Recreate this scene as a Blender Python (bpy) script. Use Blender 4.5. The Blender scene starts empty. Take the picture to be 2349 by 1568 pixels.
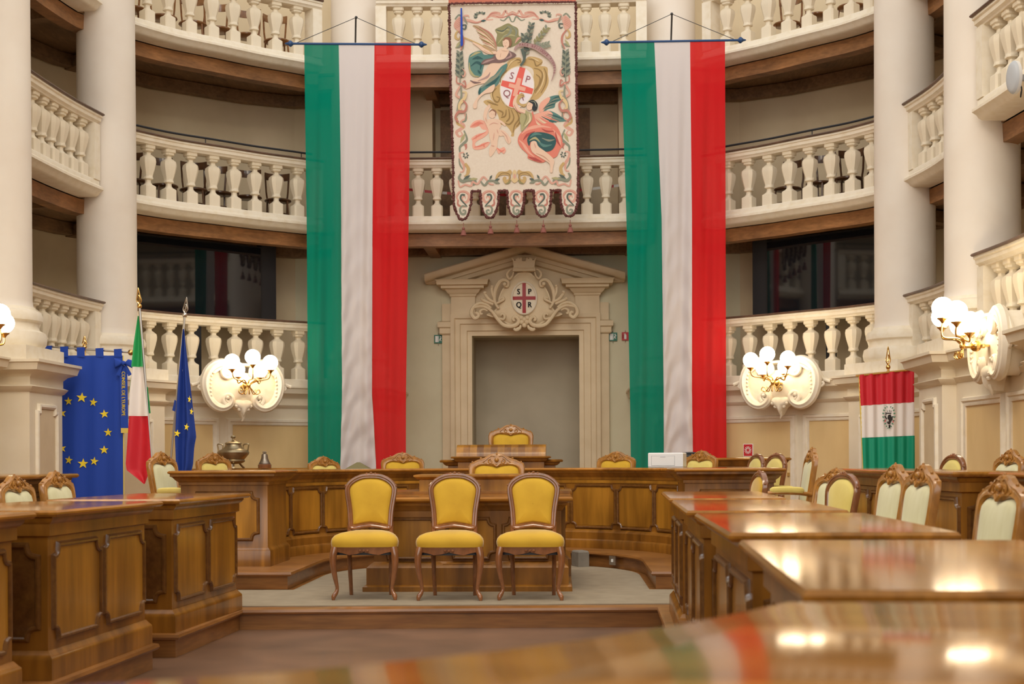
import bpy, math, random
from mathutils import Matrix, Vector
R=math.radians; PI=math.pi; sin=math.sin; cos=math.cos
random.seed(7)
scene=bpy.context.scene; COL=scene.collection
# ---------------------------------------------------------------- camera, sky, exposure
F=3263.; CX=1174.5; CY=1052.; ROLL=R(.3); YAW=R(2.4); CAM=(.88,0.,1.29)
cd=bpy.data.cameras.new('camera'); cam=bpy.data.objects.new('camera',cd); COL.objects.link(cam)
cd.sensor_width=36; cd.lens=F/2349*36; cd.shift_y=(CY-784)/2349; cd.clip_start=.05; cd.clip_end=200
cam.matrix_world=Matrix.Translation(CAM)@Matrix.Rotation(YAW,4,'Z')@Matrix.Rotation(R(90),4,'X')@Matrix.Rotation(-ROLL,4,'Z')
cd.dof.use_dof=True; cd.dof.focus_distance=14.5; cd.dof.aperture_fstop=4.0
scene.camera=cam
w=bpy.data.worlds.new('daylight'); scene.world=w; w.use_nodes=True
bg=w.node_tree.nodes['Background']; bg.inputs[0].default_value=(1,.97,.92,1); bg.inputs[1].default_value=1.15
def area(n,loc,rot,sx,sy,e,col):
    l=bpy.data.lights.new(n,'AREA'); l.shape='RECTANGLE'; l.size=sx; l.size_y=sy; l.energy=e; l.color=col
    o=bpy.data.objects.new(n,l); COL.objects.link(o); o.location=loc; o.rotation_euler=rot; return o
# daylight through the tall windows of the upper storey, left and right of the hall
area('window_daylight',(-6.5,9,11.5),(0,R(-50),0),5,3,260,(.88,.95,1))
area('window_daylight',(6.5,9,11.5),(0,R(50),0),5,3,200,(.9,.96,1))
# added soft fill sun from behind the camera, brightens the gallery walls
sl=bpy.data.lights.new('gallery_fill_sun','SUN'); sl.energy=1.05; sl.angle=R(50); sl.color=(1,.96,.9)
so_=bpy.data.objects.new('gallery_fill_sun',sl); COL.objects.link(so_); so_.rotation_euler=(R(78),0,R(-3))
# unseen warm area light above the benches
area('overhead_warm_light',(0,9,9.5),(0,0,0),3,3,330,(1,.86,.66))
scene.view_settings.view_transform='Standard'; scene.view_settings.look='None'
scene.view_settings.gamma=1; scene.view_settings.exposure=-.06
try: scene.view_settings.use_curve_mapping=False
except Exception: pass
def at(px,py,z):
    u=(px-CX)/F; v=(CY-py)/F
    u,v=u*cos(ROLL)+v*sin(ROLL),-u*sin(ROLL)+v*cos(ROLL)
    return Vector((CAM[0]+z*(-sin(YAW)+u*cos(YAW)),z*(cos(YAW)+u*sin(YAW)),CAM[2]+z*v))
def onh(px,py,h):
    u=(px-CX)/F; v=(CY-py)/F
    v=-u*sin(ROLL)+v*cos(ROLL)
    return at(px,py,(h-CAM[2])/v)
# ---------------------------------------------------------------- materials
MATS={}
def mat(name,col,rough=.6,metal=0,coat=0,kind=None,col2=None,sc=(1,1,1),nscale=4,trans=0,transp=0,emis=0,sheen=0,bump=0,det=5,ramp=(.3,.7),spec=.5):
    if name in MATS: return MATS[name]
    m=bpy.data.materials.new(name); m.use_nodes=True; nt=m.node_tree; N=nt.nodes; L=nt.links
    b=N['Principled BSDF']
    b.inputs['Roughness'].default_value=rough; b.inputs['Metallic'].default_value=metal
    b.inputs['Coat Weight'].default_value=coat; b.inputs['Coat Roughness'].default_value=.08
    b.inputs['Base Color'].default_value=(*col,1); b.inputs['Specular IOR Level'].default_value=spec
    if sheen: b.inputs['Sheen Weight'].default_value=sheen; b.inputs['Sheen Roughness'].default_value=.4
    if emis:
        b.inputs['Emission Color'].default_value=(*col,1); b.inputs['Emission Strength'].default_value=emis
    if col2 is not None or bump:
        tc=N.new('ShaderNodeTexCoord'); mp=N.new('ShaderNodeMapping'); mp.inputs['Scale'].default_value=sc
        L.new(tc.outputs['Object'],mp.inputs[0])
        no=N.new('ShaderNodeTexNoise'); no.inputs['Scale'].default_value=nscale; no.inputs['Detail'].default_value=det
        no.inputs['Distortion'].default_value=1.2 if kind=='wood' else .2
        L.new(mp.outputs[0],no.inputs[0])
        if col2 is not None:
            cr=N.new('ShaderNodeValToRGB'); cr.color_ramp.elements[0].position=ramp[0]; cr.color_ramp.elements[1].position=ramp[1]
            cr.color_ramp.elements[0].color=(*col2,1); cr.color_ramp.elements[1].color=(*col,1)
            L.new(no.outputs[0],cr.inputs[0]); out=cr.outputs[0]
            if kind=='wood':
                n2=N.new('ShaderNodeTexNoise'); n2.inputs['Scale'].default_value=nscale*5; n2.inputs['Detail'].default_value=3
                L.new(mp.outputs[0],n2.inputs[0])
                n3=N.new('ShaderNodeTexNoise'); n3.inputs['Scale'].default_value=1.7; n3.inputs['Detail'].default_value=2
                L.new(tc.outputs['Object'],n3.inputs[0])
                ad=N.new('ShaderNodeMath'); ad.operation='ADD'; L.new(n2.outputs[0],ad.inputs[0]); L.new(n3.outputs[0],ad.inputs[1])
                mr=N.new('ShaderNodeMapRange'); mr.inputs[1].default_value=.6; mr.inputs[2].default_value=1.4; mr.inputs[3].default_value=.62; mr.inputs[4].default_value=1.25
                L.new(ad.outputs[0],mr.inputs[0])
                mx=N.new('ShaderNodeMix'); mx.data_type='RGBA'; mx.blend_type='MULTIPLY'; mx.inputs[0].default_value=1
                L.new(out,mx.inputs[6]); L.new(mr.outputs[0],mx.inputs[7]); out=mx.outputs[2]
            L.new(out,b.inputs['Base Color'])
        if bump:
            bp=N.new('ShaderNodeBump'); bp.inputs['Strength'].default_value=bump; bp.inputs['Distance'].default_value=.02
            L.new(no.outputs[0],bp.inputs['Height']); L.new(bp.outputs[0],b.inputs['Normal'])
    if trans or transp:
        o=N['Material Output']; t=N.new('ShaderNodeBsdfTranslucent'); t.inputs[0].default_value=(*col,1)
        mx=N.new('ShaderNodeMixShader'); mx.inputs[0].default_value=trans
        L.new(b.outputs[0],mx.inputs[1]); L.new(t.outputs[0],mx.inputs[2]); last=mx
        if transp:
            tp=N.new('ShaderNodeBsdfTransparent'); m2=N.new('ShaderNodeMixShader'); m2.inputs[0].default_value=transp
            L.new(last.outputs[0],m2.inputs[1]); L.new(tp.outputs[0],m2.inputs[2]); last=m2
        L.new(last.outputs[0],o.inputs[0])
    MATS[name]=m; return m
plaster=mat('cream plaster',(.86,.77,.62),.7,col2=(.79,.69,.52),nscale=2.2,bump=.05)
plasterd=mat('cream moulding',(.88,.80,.66),.6,col2=(.81,.71,.54),nscale=9,bump=.04,ramp=(.25,.55))
stonecol=mat('pale column stucco',(.86,.79,.70),.55,col2=(.80,.71,.61),nscale=1.6,bump=.05,det=8)
wallm=mat('tan lime wall',(.80,.67,.46),.85,col2=(.68,.55,.36),nscale=1.1,det=8,bump=.06)
wallg=mat('green grey lime wall',(.74,.69,.50),.85,col2=(.66,.60,.42),nscale=1.5,det=8,bump=.06)
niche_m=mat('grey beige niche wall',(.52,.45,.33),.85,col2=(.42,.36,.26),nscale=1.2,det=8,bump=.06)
doorst=mat('beige door stucco',(.78,.63,.42),.65,col2=(.70,.55,.35),nscale=3,bump=.04)
doorpan=mat('ochre painted door',(.82,.61,.31),.45,col2=(.74,.53,.25),sc=(1,1,.4),nscale=3)
beam=mat('chestnut beam wood',(.42,.20,.075),.5,kind='wood',col2=(.26,.12,.045),sc=(1,1,4),nscale=2)
board=mat('dark board wood',(.30,.17,.08),.6,kind='wood',col2=(.20,.115,.055),sc=(3,.7,3),nscale=2)
capw=mat('dark rail cap wood',(.15,.075,.04),.4,kind='wood',col2=(.09,.045,.025),nscale=4)
walnut=mat('walnut veneer',(.39,.16,.019),.28,coat=.12,kind='wood',col2=(.14,.05,.006),sc=(2.6,2.6,.4),nscale=1.3,det=6)
walnutp=mat('light walnut panel',(.52,.235,.026),.28,coat=.14,kind='wood',col2=(.24,.095,.010),sc=(2.4,2.4,.3),nscale=1.3,det=6)
walnutd=mat('dark walnut moulding',(.20,.085,.018),.25,coat=.3,kind='wood',col2=(.14,.055,.015),sc=(3,3,3),nscale=2)
walnutt=mat('polished walnut top',(.48,.21,.035),.12,coat=.15,kind='wood',col2=(.28,.11,.016),sc=(.5,4,4),nscale=1.6,det=6)
walnutt.node_tree.nodes['Principled BSDF'].inputs['Specular Tint'].default_value=(1,.74,.46,1); walnutt.node_tree.nodes['Principled BSDF'].inputs['Coat Tint'].default_value=(1,.8,.55,1)
stepw=mat('step oak wood',(.36,.155,.04),.32,coat=.15,kind='wood',col2=(.24,.095,.025),sc=(.5,.8,5),nscale=2)
chairw=mat('carved beech frame',(.56,.255,.05),.28,coat=.25,kind='wood',col2=(.36,.15,.03),sc=(2,2,1),nscale=3)
chaird=mat('reddish walnut frame',(.32,.125,.045),.22,coat=.5,kind='wood',col2=(.22,.08,.03),sc=(2,2,1),nscale=3)
bent=mat('bentwood brown',(.17,.075,.032),.3,coat=.4,kind='wood',col2=(.10,.045,.02),nscale=5)
bentl=mat('bentwood tan',(.40,.19,.07),.3,coat=.4,kind='wood',col2=(.26,.11,.04),nscale=5)
yellow=mat('gold velvet',(.68,.41,.025),.8,col2=(.56,.32,.015),nscale=5,sheen=.5)
yellowp=mat('pale gold velvet',(.80,.66,.20),.8,col2=(.72,.56,.13),nscale=5,sheen=.5)
ivory=mat('ivory green damask',(.78,.75,.50),.7,col2=(.70,.66,.40),sc=(4,4,1),nscale=4,sheen=.3)
carpet=mat('grey beige carpet',(.33,.265,.18),.95,col2=(.27,.215,.145),nscale=7,bump=.1)
floorm=mat('worn terracotta floor',(.22,.115,.065),.42,col2=(.12,.066,.04),nscale=1.5,det=9,coat=.15,bump=.03)
green=mat('green flag cloth',(.0,.24,.155),.9,trans=.15,transp=.06,spec=.1)
white=mat('white flag cloth',(.78,.72,.72),.8,trans=.22,transp=.03)
red=mat('red flag cloth',(.72,.02,.024),.9,trans=.22,transp=.06,spec=.1)
blue=mat('blue flag cloth',(.015,.07,.48),.75,trans=.1)
blued=mat('dark blue flag cloth',(.01,.045,.30),.75,trans=.1)
starm=mat('yellow star cloth',(.95,.72,.03),.7)
sgreen=mat('dark green silk',(.0,.30,.17),.6); sred=mat('crimson silk',(.62,.015,.03),.6); swhite=mat('cream silk',(.86,.80,.76),.6)
sg2=mat('bright green silk',(.02,.36,.10),.6)
gold=mat('polished brass',(.80,.52,.18),.22,1); gfr=mat('gold fringe',(.80,.60,.12),.6)
bronze=mat('aged bronze',(.50,.40,.24),.33,.9,col2=(.30,.24,.15),nscale=5)
bronzed=mat('dark bell bronze',(.26,.22,.18),.4,.9,col2=(.36,.30,.24),nscale=6)
steel=mat('brushed steel',(.6,.58,.55),.3,1)
iron=mat('dark painted iron',(.04,.04,.045),.5,.3)
bluepole=mat('blue lacquered pole',(.02,.07,.20),.35)
blackg=mat('black glass screen',(.008,.010,.014),.04,spec=.8)
blackp=mat('black plastic',(.02,.02,.022),.45)
whitep=mat('white plastic',(.80,.80,.80),.4); greyp=mat('grey plastic',(.45,.47,.50),.45)
globem=mat('lit opal globe',(1,.86,.62),.3,emis=12)
black=mat('black paint',(.015,.013,.012),.5); redp=mat('dark red paint',(.36,.02,.025),.5)
sigg=mat('sign green',(.0,.16,.09),.4); sigr=mat('sign red',(.55,.02,.03),.4); sigw=mat('sign white',(.85,.85,.82),.4)
stone=mat('grey stone block',(.27,.235,.19),.8,col2=(.20,.175,.14),nscale=6)
# ---------------------------------------------------------------- mesh builder
def STD(u,v,d): return (u,-d,v)
class MB:
    def __init__(s): s.v=[];s.f=[];s.m=[];s.mats=[]
    def mi(s,m):
        if m not in s.mats: s.mats.append(m)
        return s.mats.index(m)
    def add(s,vs,fs,m):
        b=len(s.v); s.v+=[tuple(v) for v in vs]; i=s.mi(m)
        for f in fs: s.f.append([b+k for k in f]); s.m.append(i)
    def box(s,c,d,m,rz=0):
        vs=[]
        for a in (-1,1):
            for b in (-1,1):
                for e in (-1,1):
                    x,y=a*d[0]/2,b*d[1]/2
                    vs.append((c[0]+x*cos(rz)-y*sin(rz),c[1]+x*sin(rz)+y*cos(rz),c[2]+e*d[2]/2))
        s.add(vs,[(0,1,3,2),(4,6,7,5),(0,4,5,1),(2,3,7,6),(0,2,6,4),(1,5,7,3)],m)
    def rings(s,rs,m,closed=True,cap=True,loop=False):
        n=len(rs[0]); vs=[p for r in rs for p in r]; fs=[]
        for i in range(len(rs)-(0 if loop else 1)):
            a=i*n; b=((i+1)%len(rs))*n
            for j in range(n if closed else n-1):
                k=(j+1)%n; fs.append((a+j,a+k,b+k,b+j))
        if cap and not loop and closed:
            fs.append(tuple(range(n))[::-1]); fs.append(tuple((len(rs)-1)*n+j for j in range(n)))
        s.add(vs,fs,m)
    def lathe(s,prof,m,c=(0,0,0),n=20,sq=False,rz=0):
        if sq: n=4; k=math.sqrt(2); o=PI/4+rz
        else: k=1; o=rz
        s.rings([[(c[0]+r*k*cos(o+2*PI*j/n),c[1]+r*k*sin(o+2*PI*j/n),c[2]+z) for j in range(n)] for r,z in prof],m)
    def sphere(s,c,r,m,n=16,sz=1):
        s.rings([[(c[0]+r*sin(t)*cos(2*PI*j/n),c[1]+r*sin(t)*sin(2*PI*j/n),c[2]-r*sz*cos(t)) for j in range(n)] for t in [.02+(PI-.04)*i/(n//2) for i in range(n//2+1)]],m)
    def tube(s,pts,r,m,n=8,closed=False,flat=1):
        pts=[Vector(p) for p in pts]; N=len(pts); rs=r if isinstance(r,(list,tuple)) else [r]*N
        rings=[]; up=None
        for i,p in enumerate(pts):
            if closed: t=pts[(i+1)%N]-pts[i-1]
            else: t=pts[min(i+1,N-1)]-pts[max(i-1,0)]
            if t.length<1e-9: t=Vector((0,0,1))
            t.normalize()
            if up is None:
                up=Vector((0,1,0)) if abs(t.y)<.9 else Vector((1,0,0))
            a=up-t*up.dot(t)
            if a.length<1e-6: a=t.orthogonal()
            a.normalize(); up=a; b=t.cross(a)
            rings.append([p+a*(rs[i]*flat*cos(2*PI*j/n))+b*(rs[i]*sin(2*PI*j/n)) for j in range(n)])
        s.rings(rings,m,loop=closed)
    def plate(s,poly,d0,d1,m,M=STD):
        n=len(poly); A=[M(u,v,d0) for u,v in poly]; B=[M(u,v,d1) for u,v in poly]
        s.add(A+B,[tuple(range(n))[::-1],tuple(range(n,2*n))]+[(i,(i+1)%n,n+(i+1)%n,n+i) for i in range(n)],m)
    def face(s,poly,d,m,M=STD):
        s.add([M(u,v,d) for u,v in poly],[tuple(range(len(poly)))],m)
    def slab(s,poly,prof,m):      # horizontal polygon with a moulded edge: prof = (outward offset, height)
        s.rings([[(x,y,z) for x,y in offs(poly,o)] for o,z in prof],m)
    def frame(s,poly,prof,m,M=STD): # moulding swept round a closed outline, prof=(offset outwards, depth)
        rr=[[M(x,y,d) for x,y in offs(poly,o)] for o,d in prof]
        n=len(poly); rs=[[r[i] for r in rr] for i in range(n)]
        s.rings(rs,m,loop=True)
    def dome(s,poly,d0,h,m,M=STD,k=7,p=2.2,lip=0):
        cx=sum(a for a,b in poly)/len(poly); cy=sum(b for a,b in poly)/len(poly)
        rs=[[M(x,y,d0) for x,y in poly]]
        for i in range(1,k+1):
            q=1-i/(k+.3); q=max(q,.02)
            dd=d0+lip+(h-lip)*(1-q**p)**(1/1.6)
            rs.append([M(cx+(x-cx)*q**.8,cy+(y-cy)*q**.8,dd) for x,y in poly])
        s.rings(rs,m,cap=True)
    def sweep(s,path,prof,m,cap=True):
        P=[Vector((p[0],p[1])) for p in path]; rs=[]
        for i,p in enumerate(P):
            t=(P[min(i+1,len(P)-1)]-P[max(i-1,0)]).normalized(); n=Vector((t.y,-t.x))
            rs.append([(p.x+n.x*d,p.y+n.y*d,z) for d,z in prof])
        s.rings(rs,m,cap=cap)
    def grid(s,fn,nu,nv,m):
        vs=[fn(i/nu,j/nv) for j in range(nv+1) for i in range(nu+1)]
        s.add(vs,[(j*(nu+1)+i,j*(nu+1)+i+1,(j+1)*(nu+1)+i+1,(j+1)*(nu+1)+i) for j in range(nv) for i in range(nu)],m)
    def build(s,name,parent=None,label=None,ang=38):
        me=bpy.data.meshes.new(name); me.from_pydata(s.v,[],s.f)
        for m in s.mats: me.materials.append(m)
        me.polygons.foreach_set('material_index',s.m); me.polygons.foreach_set('use_smooth',[True]*len(s.f))
        me.update()
        import bmesh
        bm=bmesh.new(); bm.from_mesh(me); bmesh.ops.recalc_face_normals(bm,faces=bm.faces[:]); bm.to_mesh(me); bm.free()
        me.set_sharp_from_angle(angle=R(ang))
        o=bpy.data.objects.new(name,me); COL.objects.link(o)
        if parent is not None: o.parent=parent
        if label: o['label']=label
        return o
def offs(poly,o):
    if abs(o)<1e-9: return list(poly)
    n=len(poly); ar=sum(poly[i][0]*poly[(i+1)%n][1]-poly[(i+1)%n][0]*poly[i][1] for i in range(n)); sg=1 if ar>0 else -1
    out=[]
    for i in range(n):
        a=Vector(poly[i-1][:2]);b=Vector(poly[i][:2]);c=Vector(poly[(i+1)%n][:2])
        t1=(b-a).normalized(); t2=(c-b).normalized()
        n1=Vector((t1.y,-t1.x))*sg; n2=Vector((t2.y,-t2.x))*sg
        k=n1+n2
        if k.length<.3: k=n1.copy(); q=1
        else: q=2/k.length; k.normalize(); q=min(1/max(k.dot(n1),.35),1.9)
        p=b+k*o*q; out.append((p.x,p.y))
    return out
def thing(name,label,cat,loc=(0,0,0),rz=0,group=None,sc=1):
    o=bpy.data.objects.new(name,None); COL.objects.link(o); o.empty_display_size=.1
    o.location=loc; o.rotation_euler=(0,0,rz); o.scale=(sc,sc,sc); o['label']=label; o['category']=cat
    if group: o['group']=group
    return o
def tag(o,label,cat,group=None):
    o['label']=label; o['category']=cat
    if group: o['group']=group
    return o
def struct(o): o['kind']='structure'; return o
def dup(root,label,loc,rz=0,sc=1,group=None):
    def cp(o,par):
        c=o.copy(); COL.objects.link(c)
        if par is not None: c.parent=par
        for k in list(o.children): cp(k,c)
        return c
    c=cp(root,None); c.location=loc; c.rotation_euler=(0,0,rz); c.scale=(sc,sc,sc); c['label']=label
    if group: c['group']=group
    return c
def crom(P,n=6,closed=False):
    P=[tuple(p) for p in P]; N=len(P); D=len(P[0]); out=[]
    for i in range(N if closed else N-1):
        g=lambda k:(P[k%N] if closed else P[max(0,min(N-1,k))])
        a,b,c,d=g(i-1),g(i),g(i+1),g(i+2)
        for j in range(n):
            t=j/n
            out.append(tuple(.5*((2*b[q])+(-a[q]+c[q])*t+(2*a[q]-5*b[q]+4*c[q]-d[q])*t*t+(-a[q]+3*b[q]-3*c[q]+d[q])*t**3) for q in range(D)))
    if not closed: out.append(P[-1])
    return out
def plen(P):
    L=[0]
    for a,b in zip(P,P[1:]): L.append(L[-1]+math.dist(a[:2],b[:2]))
    return L
def pmap(P):
    L=plen(P)
    def f(s):
        i=0
        while i<len(L)-2 and L[i+1]<s: i+=1
        t=(s-L[i])/max(L[i+1]-L[i],1e-9); a,b=P[i],P[i+1]
        x=a[0]+(b[0]-a[0])*t; y=a[1]+(b[1]-a[1])*t; k=math.dist(a[:2],b[:2]); return x,y,(b[0]-a[0])/k,(b[1]-a[1])/k
    return f,L[-1]
def curvemap(P):
    f,L=pmap(P)
    def M(s,z,d):
        x,y,tx,ty=f(s); return (x+ty*d,y-tx*d,z)
    return M,L
def spiral(cx,cy,r,turns,a0,sgn=1,n=22,k=.15):
    return [(cx+r*(1-(1-k)*i/n)*cos(a0+sgn*turns*2*PI*i/n),cy+r*(1-(1-k)*i/n)*sin(a0+sgn*turns*2*PI*i/n)) for i in range(n+1)]
def mir(P): return [(-a[0],)+tuple(a[1:]) for a in P]
def sym(half): # half outline from top centre down right side to bottom centre -> closed outline
    l=[(-a,b) for a,b in half if abs(a)>1e-6]; return half+l[::-1]
def text_mesh(mb,txt,size,m,M,align='CENTER',path=None):
    cu=bpy.data.curves.new('t','FONT'); cu.body=txt; cu.size=size; cu.align_x=align; cu.align_y='CENTER'; cu.resolution_u=3
    o=bpy.data.objects.new('t',cu); COL.objects.link(o)
    me=o.to_mesh(); vs=[M(v.co.x,v.co.y) for v in me.vertices]; fs=[tuple(p.vertices) for p in me.polygons]
    mb.add(vs,fs,m); o.to_mesh_clear(); bpy.data.objects.remove(o); bpy.data.curves.remove(cu)
# ---------------------------------------------------------------- floor and platforms
def polyobj(name,poly,z0,z1,m,label=None,cat=None,st=False,prof=None):
    mb=MB(); mb.slab(poly,prof or [(0,z0),(0,z1)],m); o=mb.build(name)
    if st: struct(o)
    if label: tag(o,label,cat)
    return o
polyobj('floor',[(-8,-3),(8,-3),(8,24),(-8,24)],-.2,0,floorm,st=True)
ARC=lambda r,a0,a1,n,c=(0,13.75):[(c[0]+r*cos(R(a0+(a1-a0)*i/n)),c[1]+r*sin(R(a0+(a1-a0)*i/n))) for i in range(n+1)]
nos=lambda z:[(0,z-.16),(0,z-.045),(.025,z-.04),(.035,z-.025),(.03,z-.006),(.01,z)]
plat=[(-7.6,5),(-2.1,5),(-1.93,5.6),(-1.86,6.9),(-1.80,7.22),(-1.72,8.71),(-1.98,8.72),(-1.98,9.22),(-1.72,9.22),(-1.65,10.73),(1.56,10.92),(1.52,8.9),(1.46,6.8),(1.42,4.8),(1.30,2.8),(1.2,1.2),(7.6,1.2),(7.6,22.9),(-7.6,22.9)]
o=polyobj('floor_stage',plat,0,.16,stepw,st=True,prof=nos(.16))
car=[(-1.64,10.86),(1.56,11.03),(2.95,10.95),(2.95,12.22),(1.54,12.22),(1.53,13.75)]+ARC(1.53,0,180,24)[1:]+[(-1.53,12.22),(-2.95,12.22),(-2.95,10.86)]
o=polyobj('carpet',car,.16,.168,carpet,'grey beige carpet laid on the low platform under the three gold chairs','carpet')
p2=[(-7.5,4.6),(-3.0,4.6),(-3.0,12.28),(-1.57,12.28),(-1.57,13.75)]+ARC(1.57,180,0,28)[1:]+[(1.57,12.28),(3.0,12.28),(3.0,4.6),(7.5,4.6),(7.5,22.88),(-7.5,22.88)]
o=polyobj('floor_upper_stage',p2,.165,.32,stepw,st=True,prof=[(-.03,.162),(-.03,.275),(.0,.28),(.012,.295),(.006,.314),(-.01,.32)])
# ---------------------------------------------------------------- ring geometry
def inset(P,d):
    out=[]
    for i,p in enumerate(P):
        t=(Vector(P[min(i+1,len(P)-1)])-Vector(P[max(i-1,0)])).normalized(); out.append((p[0]+t.y*d,p[1]-t.x*d))
    return out
def mirp(P): return [(-x,y) for x,y in P][::-1]
B12=crom([(2.90,21.40),(3.15,21.18),(3.65,20.78),(4.12,20.32),(4.62,19.85),(5.0,19.33),(5.22,18.95)],4)
B23=crom([(5.17,18.38),(5.28,17.6),(5.30,16.8),(5.22,15.9)],3)
B34=crom([(5.04,14.75),(5.12,13.9),(5.14,13.0),(5.10,12.25)],3)
B34L=crom([(-5.0,11.6),(-5.2,12.4),(-5.3,13.3),(-5.3,14.15)],3)
BC=crom([(-1.98,21.42),(-1,21.46),(0,21.48),(1,21.46),(1.98,21.42)],3)
B12=inset(B12,-.14); B23=inset(B23,-.16); B34=inset(B34,-.14); B34L=inset(B34L,-.14)
B23L=crom([(-5.46,15.25),(-5.52,16.0),(-5.50,16.9),(-5.46,17.6),(-5.38,18.30)],3)
BAYS=[('left near',B34L),('left',B23L),('left rear',mirp(B12)),('centre',BC),('right rear',B12),('right',B23),('right near',B34)]
OUT=[(-7.4,-2.5),(-7.4,16),(-7.1,18.5),(-6.6,20.2),(-5.6,21.6),(-4.4,22.6),(-3.6,23.0)]
OUTR=[(-x,y) for x,y in OUT][::-1]
def wallseg(name,path,z0,z1,m,th=.3):
    mb=MB(); mb.sweep(path,[(0,z0),(0,z1),(-th,z1),(-th,z0)],m); return struct(mb.build(name))
wallseg('wall_left',OUT,0,11,wallm); wallseg('wall_right',OUTR,0,11,wallm)
# back wall with the doorway niche
DX0,DX1,DT=-.72,1.01,3.28; WY=23.0
mb=MB()
mb.box(((-3.6+DX0)/2,WY+.15,2.35),(DX0+3.6,.3,4.7),wallg); mb.box(((3.6+DX1)/2,WY+.15,2.35),(3.6-DX1,.3,4.7),wallg)
mb.box(((DX0+DX1)/2,WY+.15,(DT+4.7)/2),(DX1-DX0,.3,4.7-DT),wallg)
mb.box((0,WY+.15,7.85),(7.2,.3,6.3),wallm); struct(mb.build('wall_back'))
mb=MB(); cxn=(DX0+DX1)/2
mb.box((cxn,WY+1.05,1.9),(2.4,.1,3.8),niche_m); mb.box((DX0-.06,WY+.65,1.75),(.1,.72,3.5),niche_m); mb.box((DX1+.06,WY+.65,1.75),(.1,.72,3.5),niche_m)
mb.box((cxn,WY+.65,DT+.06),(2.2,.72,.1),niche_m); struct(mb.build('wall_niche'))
mb=MB(); mb.box((0,-2.7,1.4),(14.8,.3,2.8),wallm); struct(mb.build('wall_front'))
# recess piers of the centre bay, middle gallery
for x,w_ in ((-1.75,1.0),(2.05,.9)):
    mb=MB(); mb.box((x-.35 if x<0 else x+.35,22.75,6.2),(w_+.6,.5,2.7),wallm); struct(mb.build('wall_pier'))
mb=MB(); mb.box((0,22.9,5.9),(2.4,.18,2.0),board); struct(mb.build('wall_recess'))
# podium walls with panels
H0=2.37
podprof=lambda d:[(d-.5,0),(d,0),(d,2.05),(d+.02,2.06),(d+.05,2.10),(d+.01,2.12),(d+.01,2.20),(d+.05,2.24),(d+.13,2.27),(d+.15,2.34),(d+.17,2.35),(d+.17,H0),(d-.5,H0)]
PODD={'left near':.31,'right near':.31,'left':.18,'right':.16,'left rear':.26,'right rear':.26}
PODNAME={'left near':'wall_left_podium','right near':'wall_right_podium','left':'wall_left_podium','right':'wall_right_podium','left rear':'wall_left_podium','right rear':'wall_right_podium'}
def ext(P,e):
    a=Vector(P[0][:2])+(Vector(P[0][:2])-Vector(P[1][:2])).normalized()*e; b=Vector(P[-1][:2])+(Vector(P[-1][:2])-Vector(P[-2][:2])).normalized()*e
    return [tuple(a)]+list(P)+[tuple(b)]
dn=0
for nm,P in BAYS:
    if nm=='centre': continue
    d=PODD[nm]; mb=MB(); mb.sweep(ext(P,.45),podprof(d),plaster); struct(mb.build(PODNAME[nm]))
    M,L=curvemap(P)
    # two door leaves in moulded frames
    wd=L/2-.30
    for k in (0,1):
        s0=.12+k*(L/2+.0); s1=s0+wd+.04
        dn+=1
        mb=MB(); ss=[s0+(s1-s0)*i/6 for i in range(7)]
        mb.rings([[M(s,.34,d+.004),M(s,1.80,d+.004),M(s,1.80,d-.02),M(s,.34,d-.02)] for s in ss],doorpan)
        dr=mb.build('door_%d'%dn); struct(dr)
        mb=MB(); out=[(s,.32) for s in ss]+[(s,1.82) for s in ss[::-1]]
        mb.frame(out,[(-.02,d),(-.02,d+.02),(0,d+.03),(.02,d+.028),(.03,d+.045),(.06,d+.045),(.065,d+.02),(.075,d)],plasterd,M); mb.build('door_frame',dr)
        mb=MB(); hx=s0+.06 if k else s1-.06
        mb.box(M(hx,1.05,d+.012),(.03,.03,.05),gold); mb.build('hinge',dr,'small brass hinge')
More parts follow.
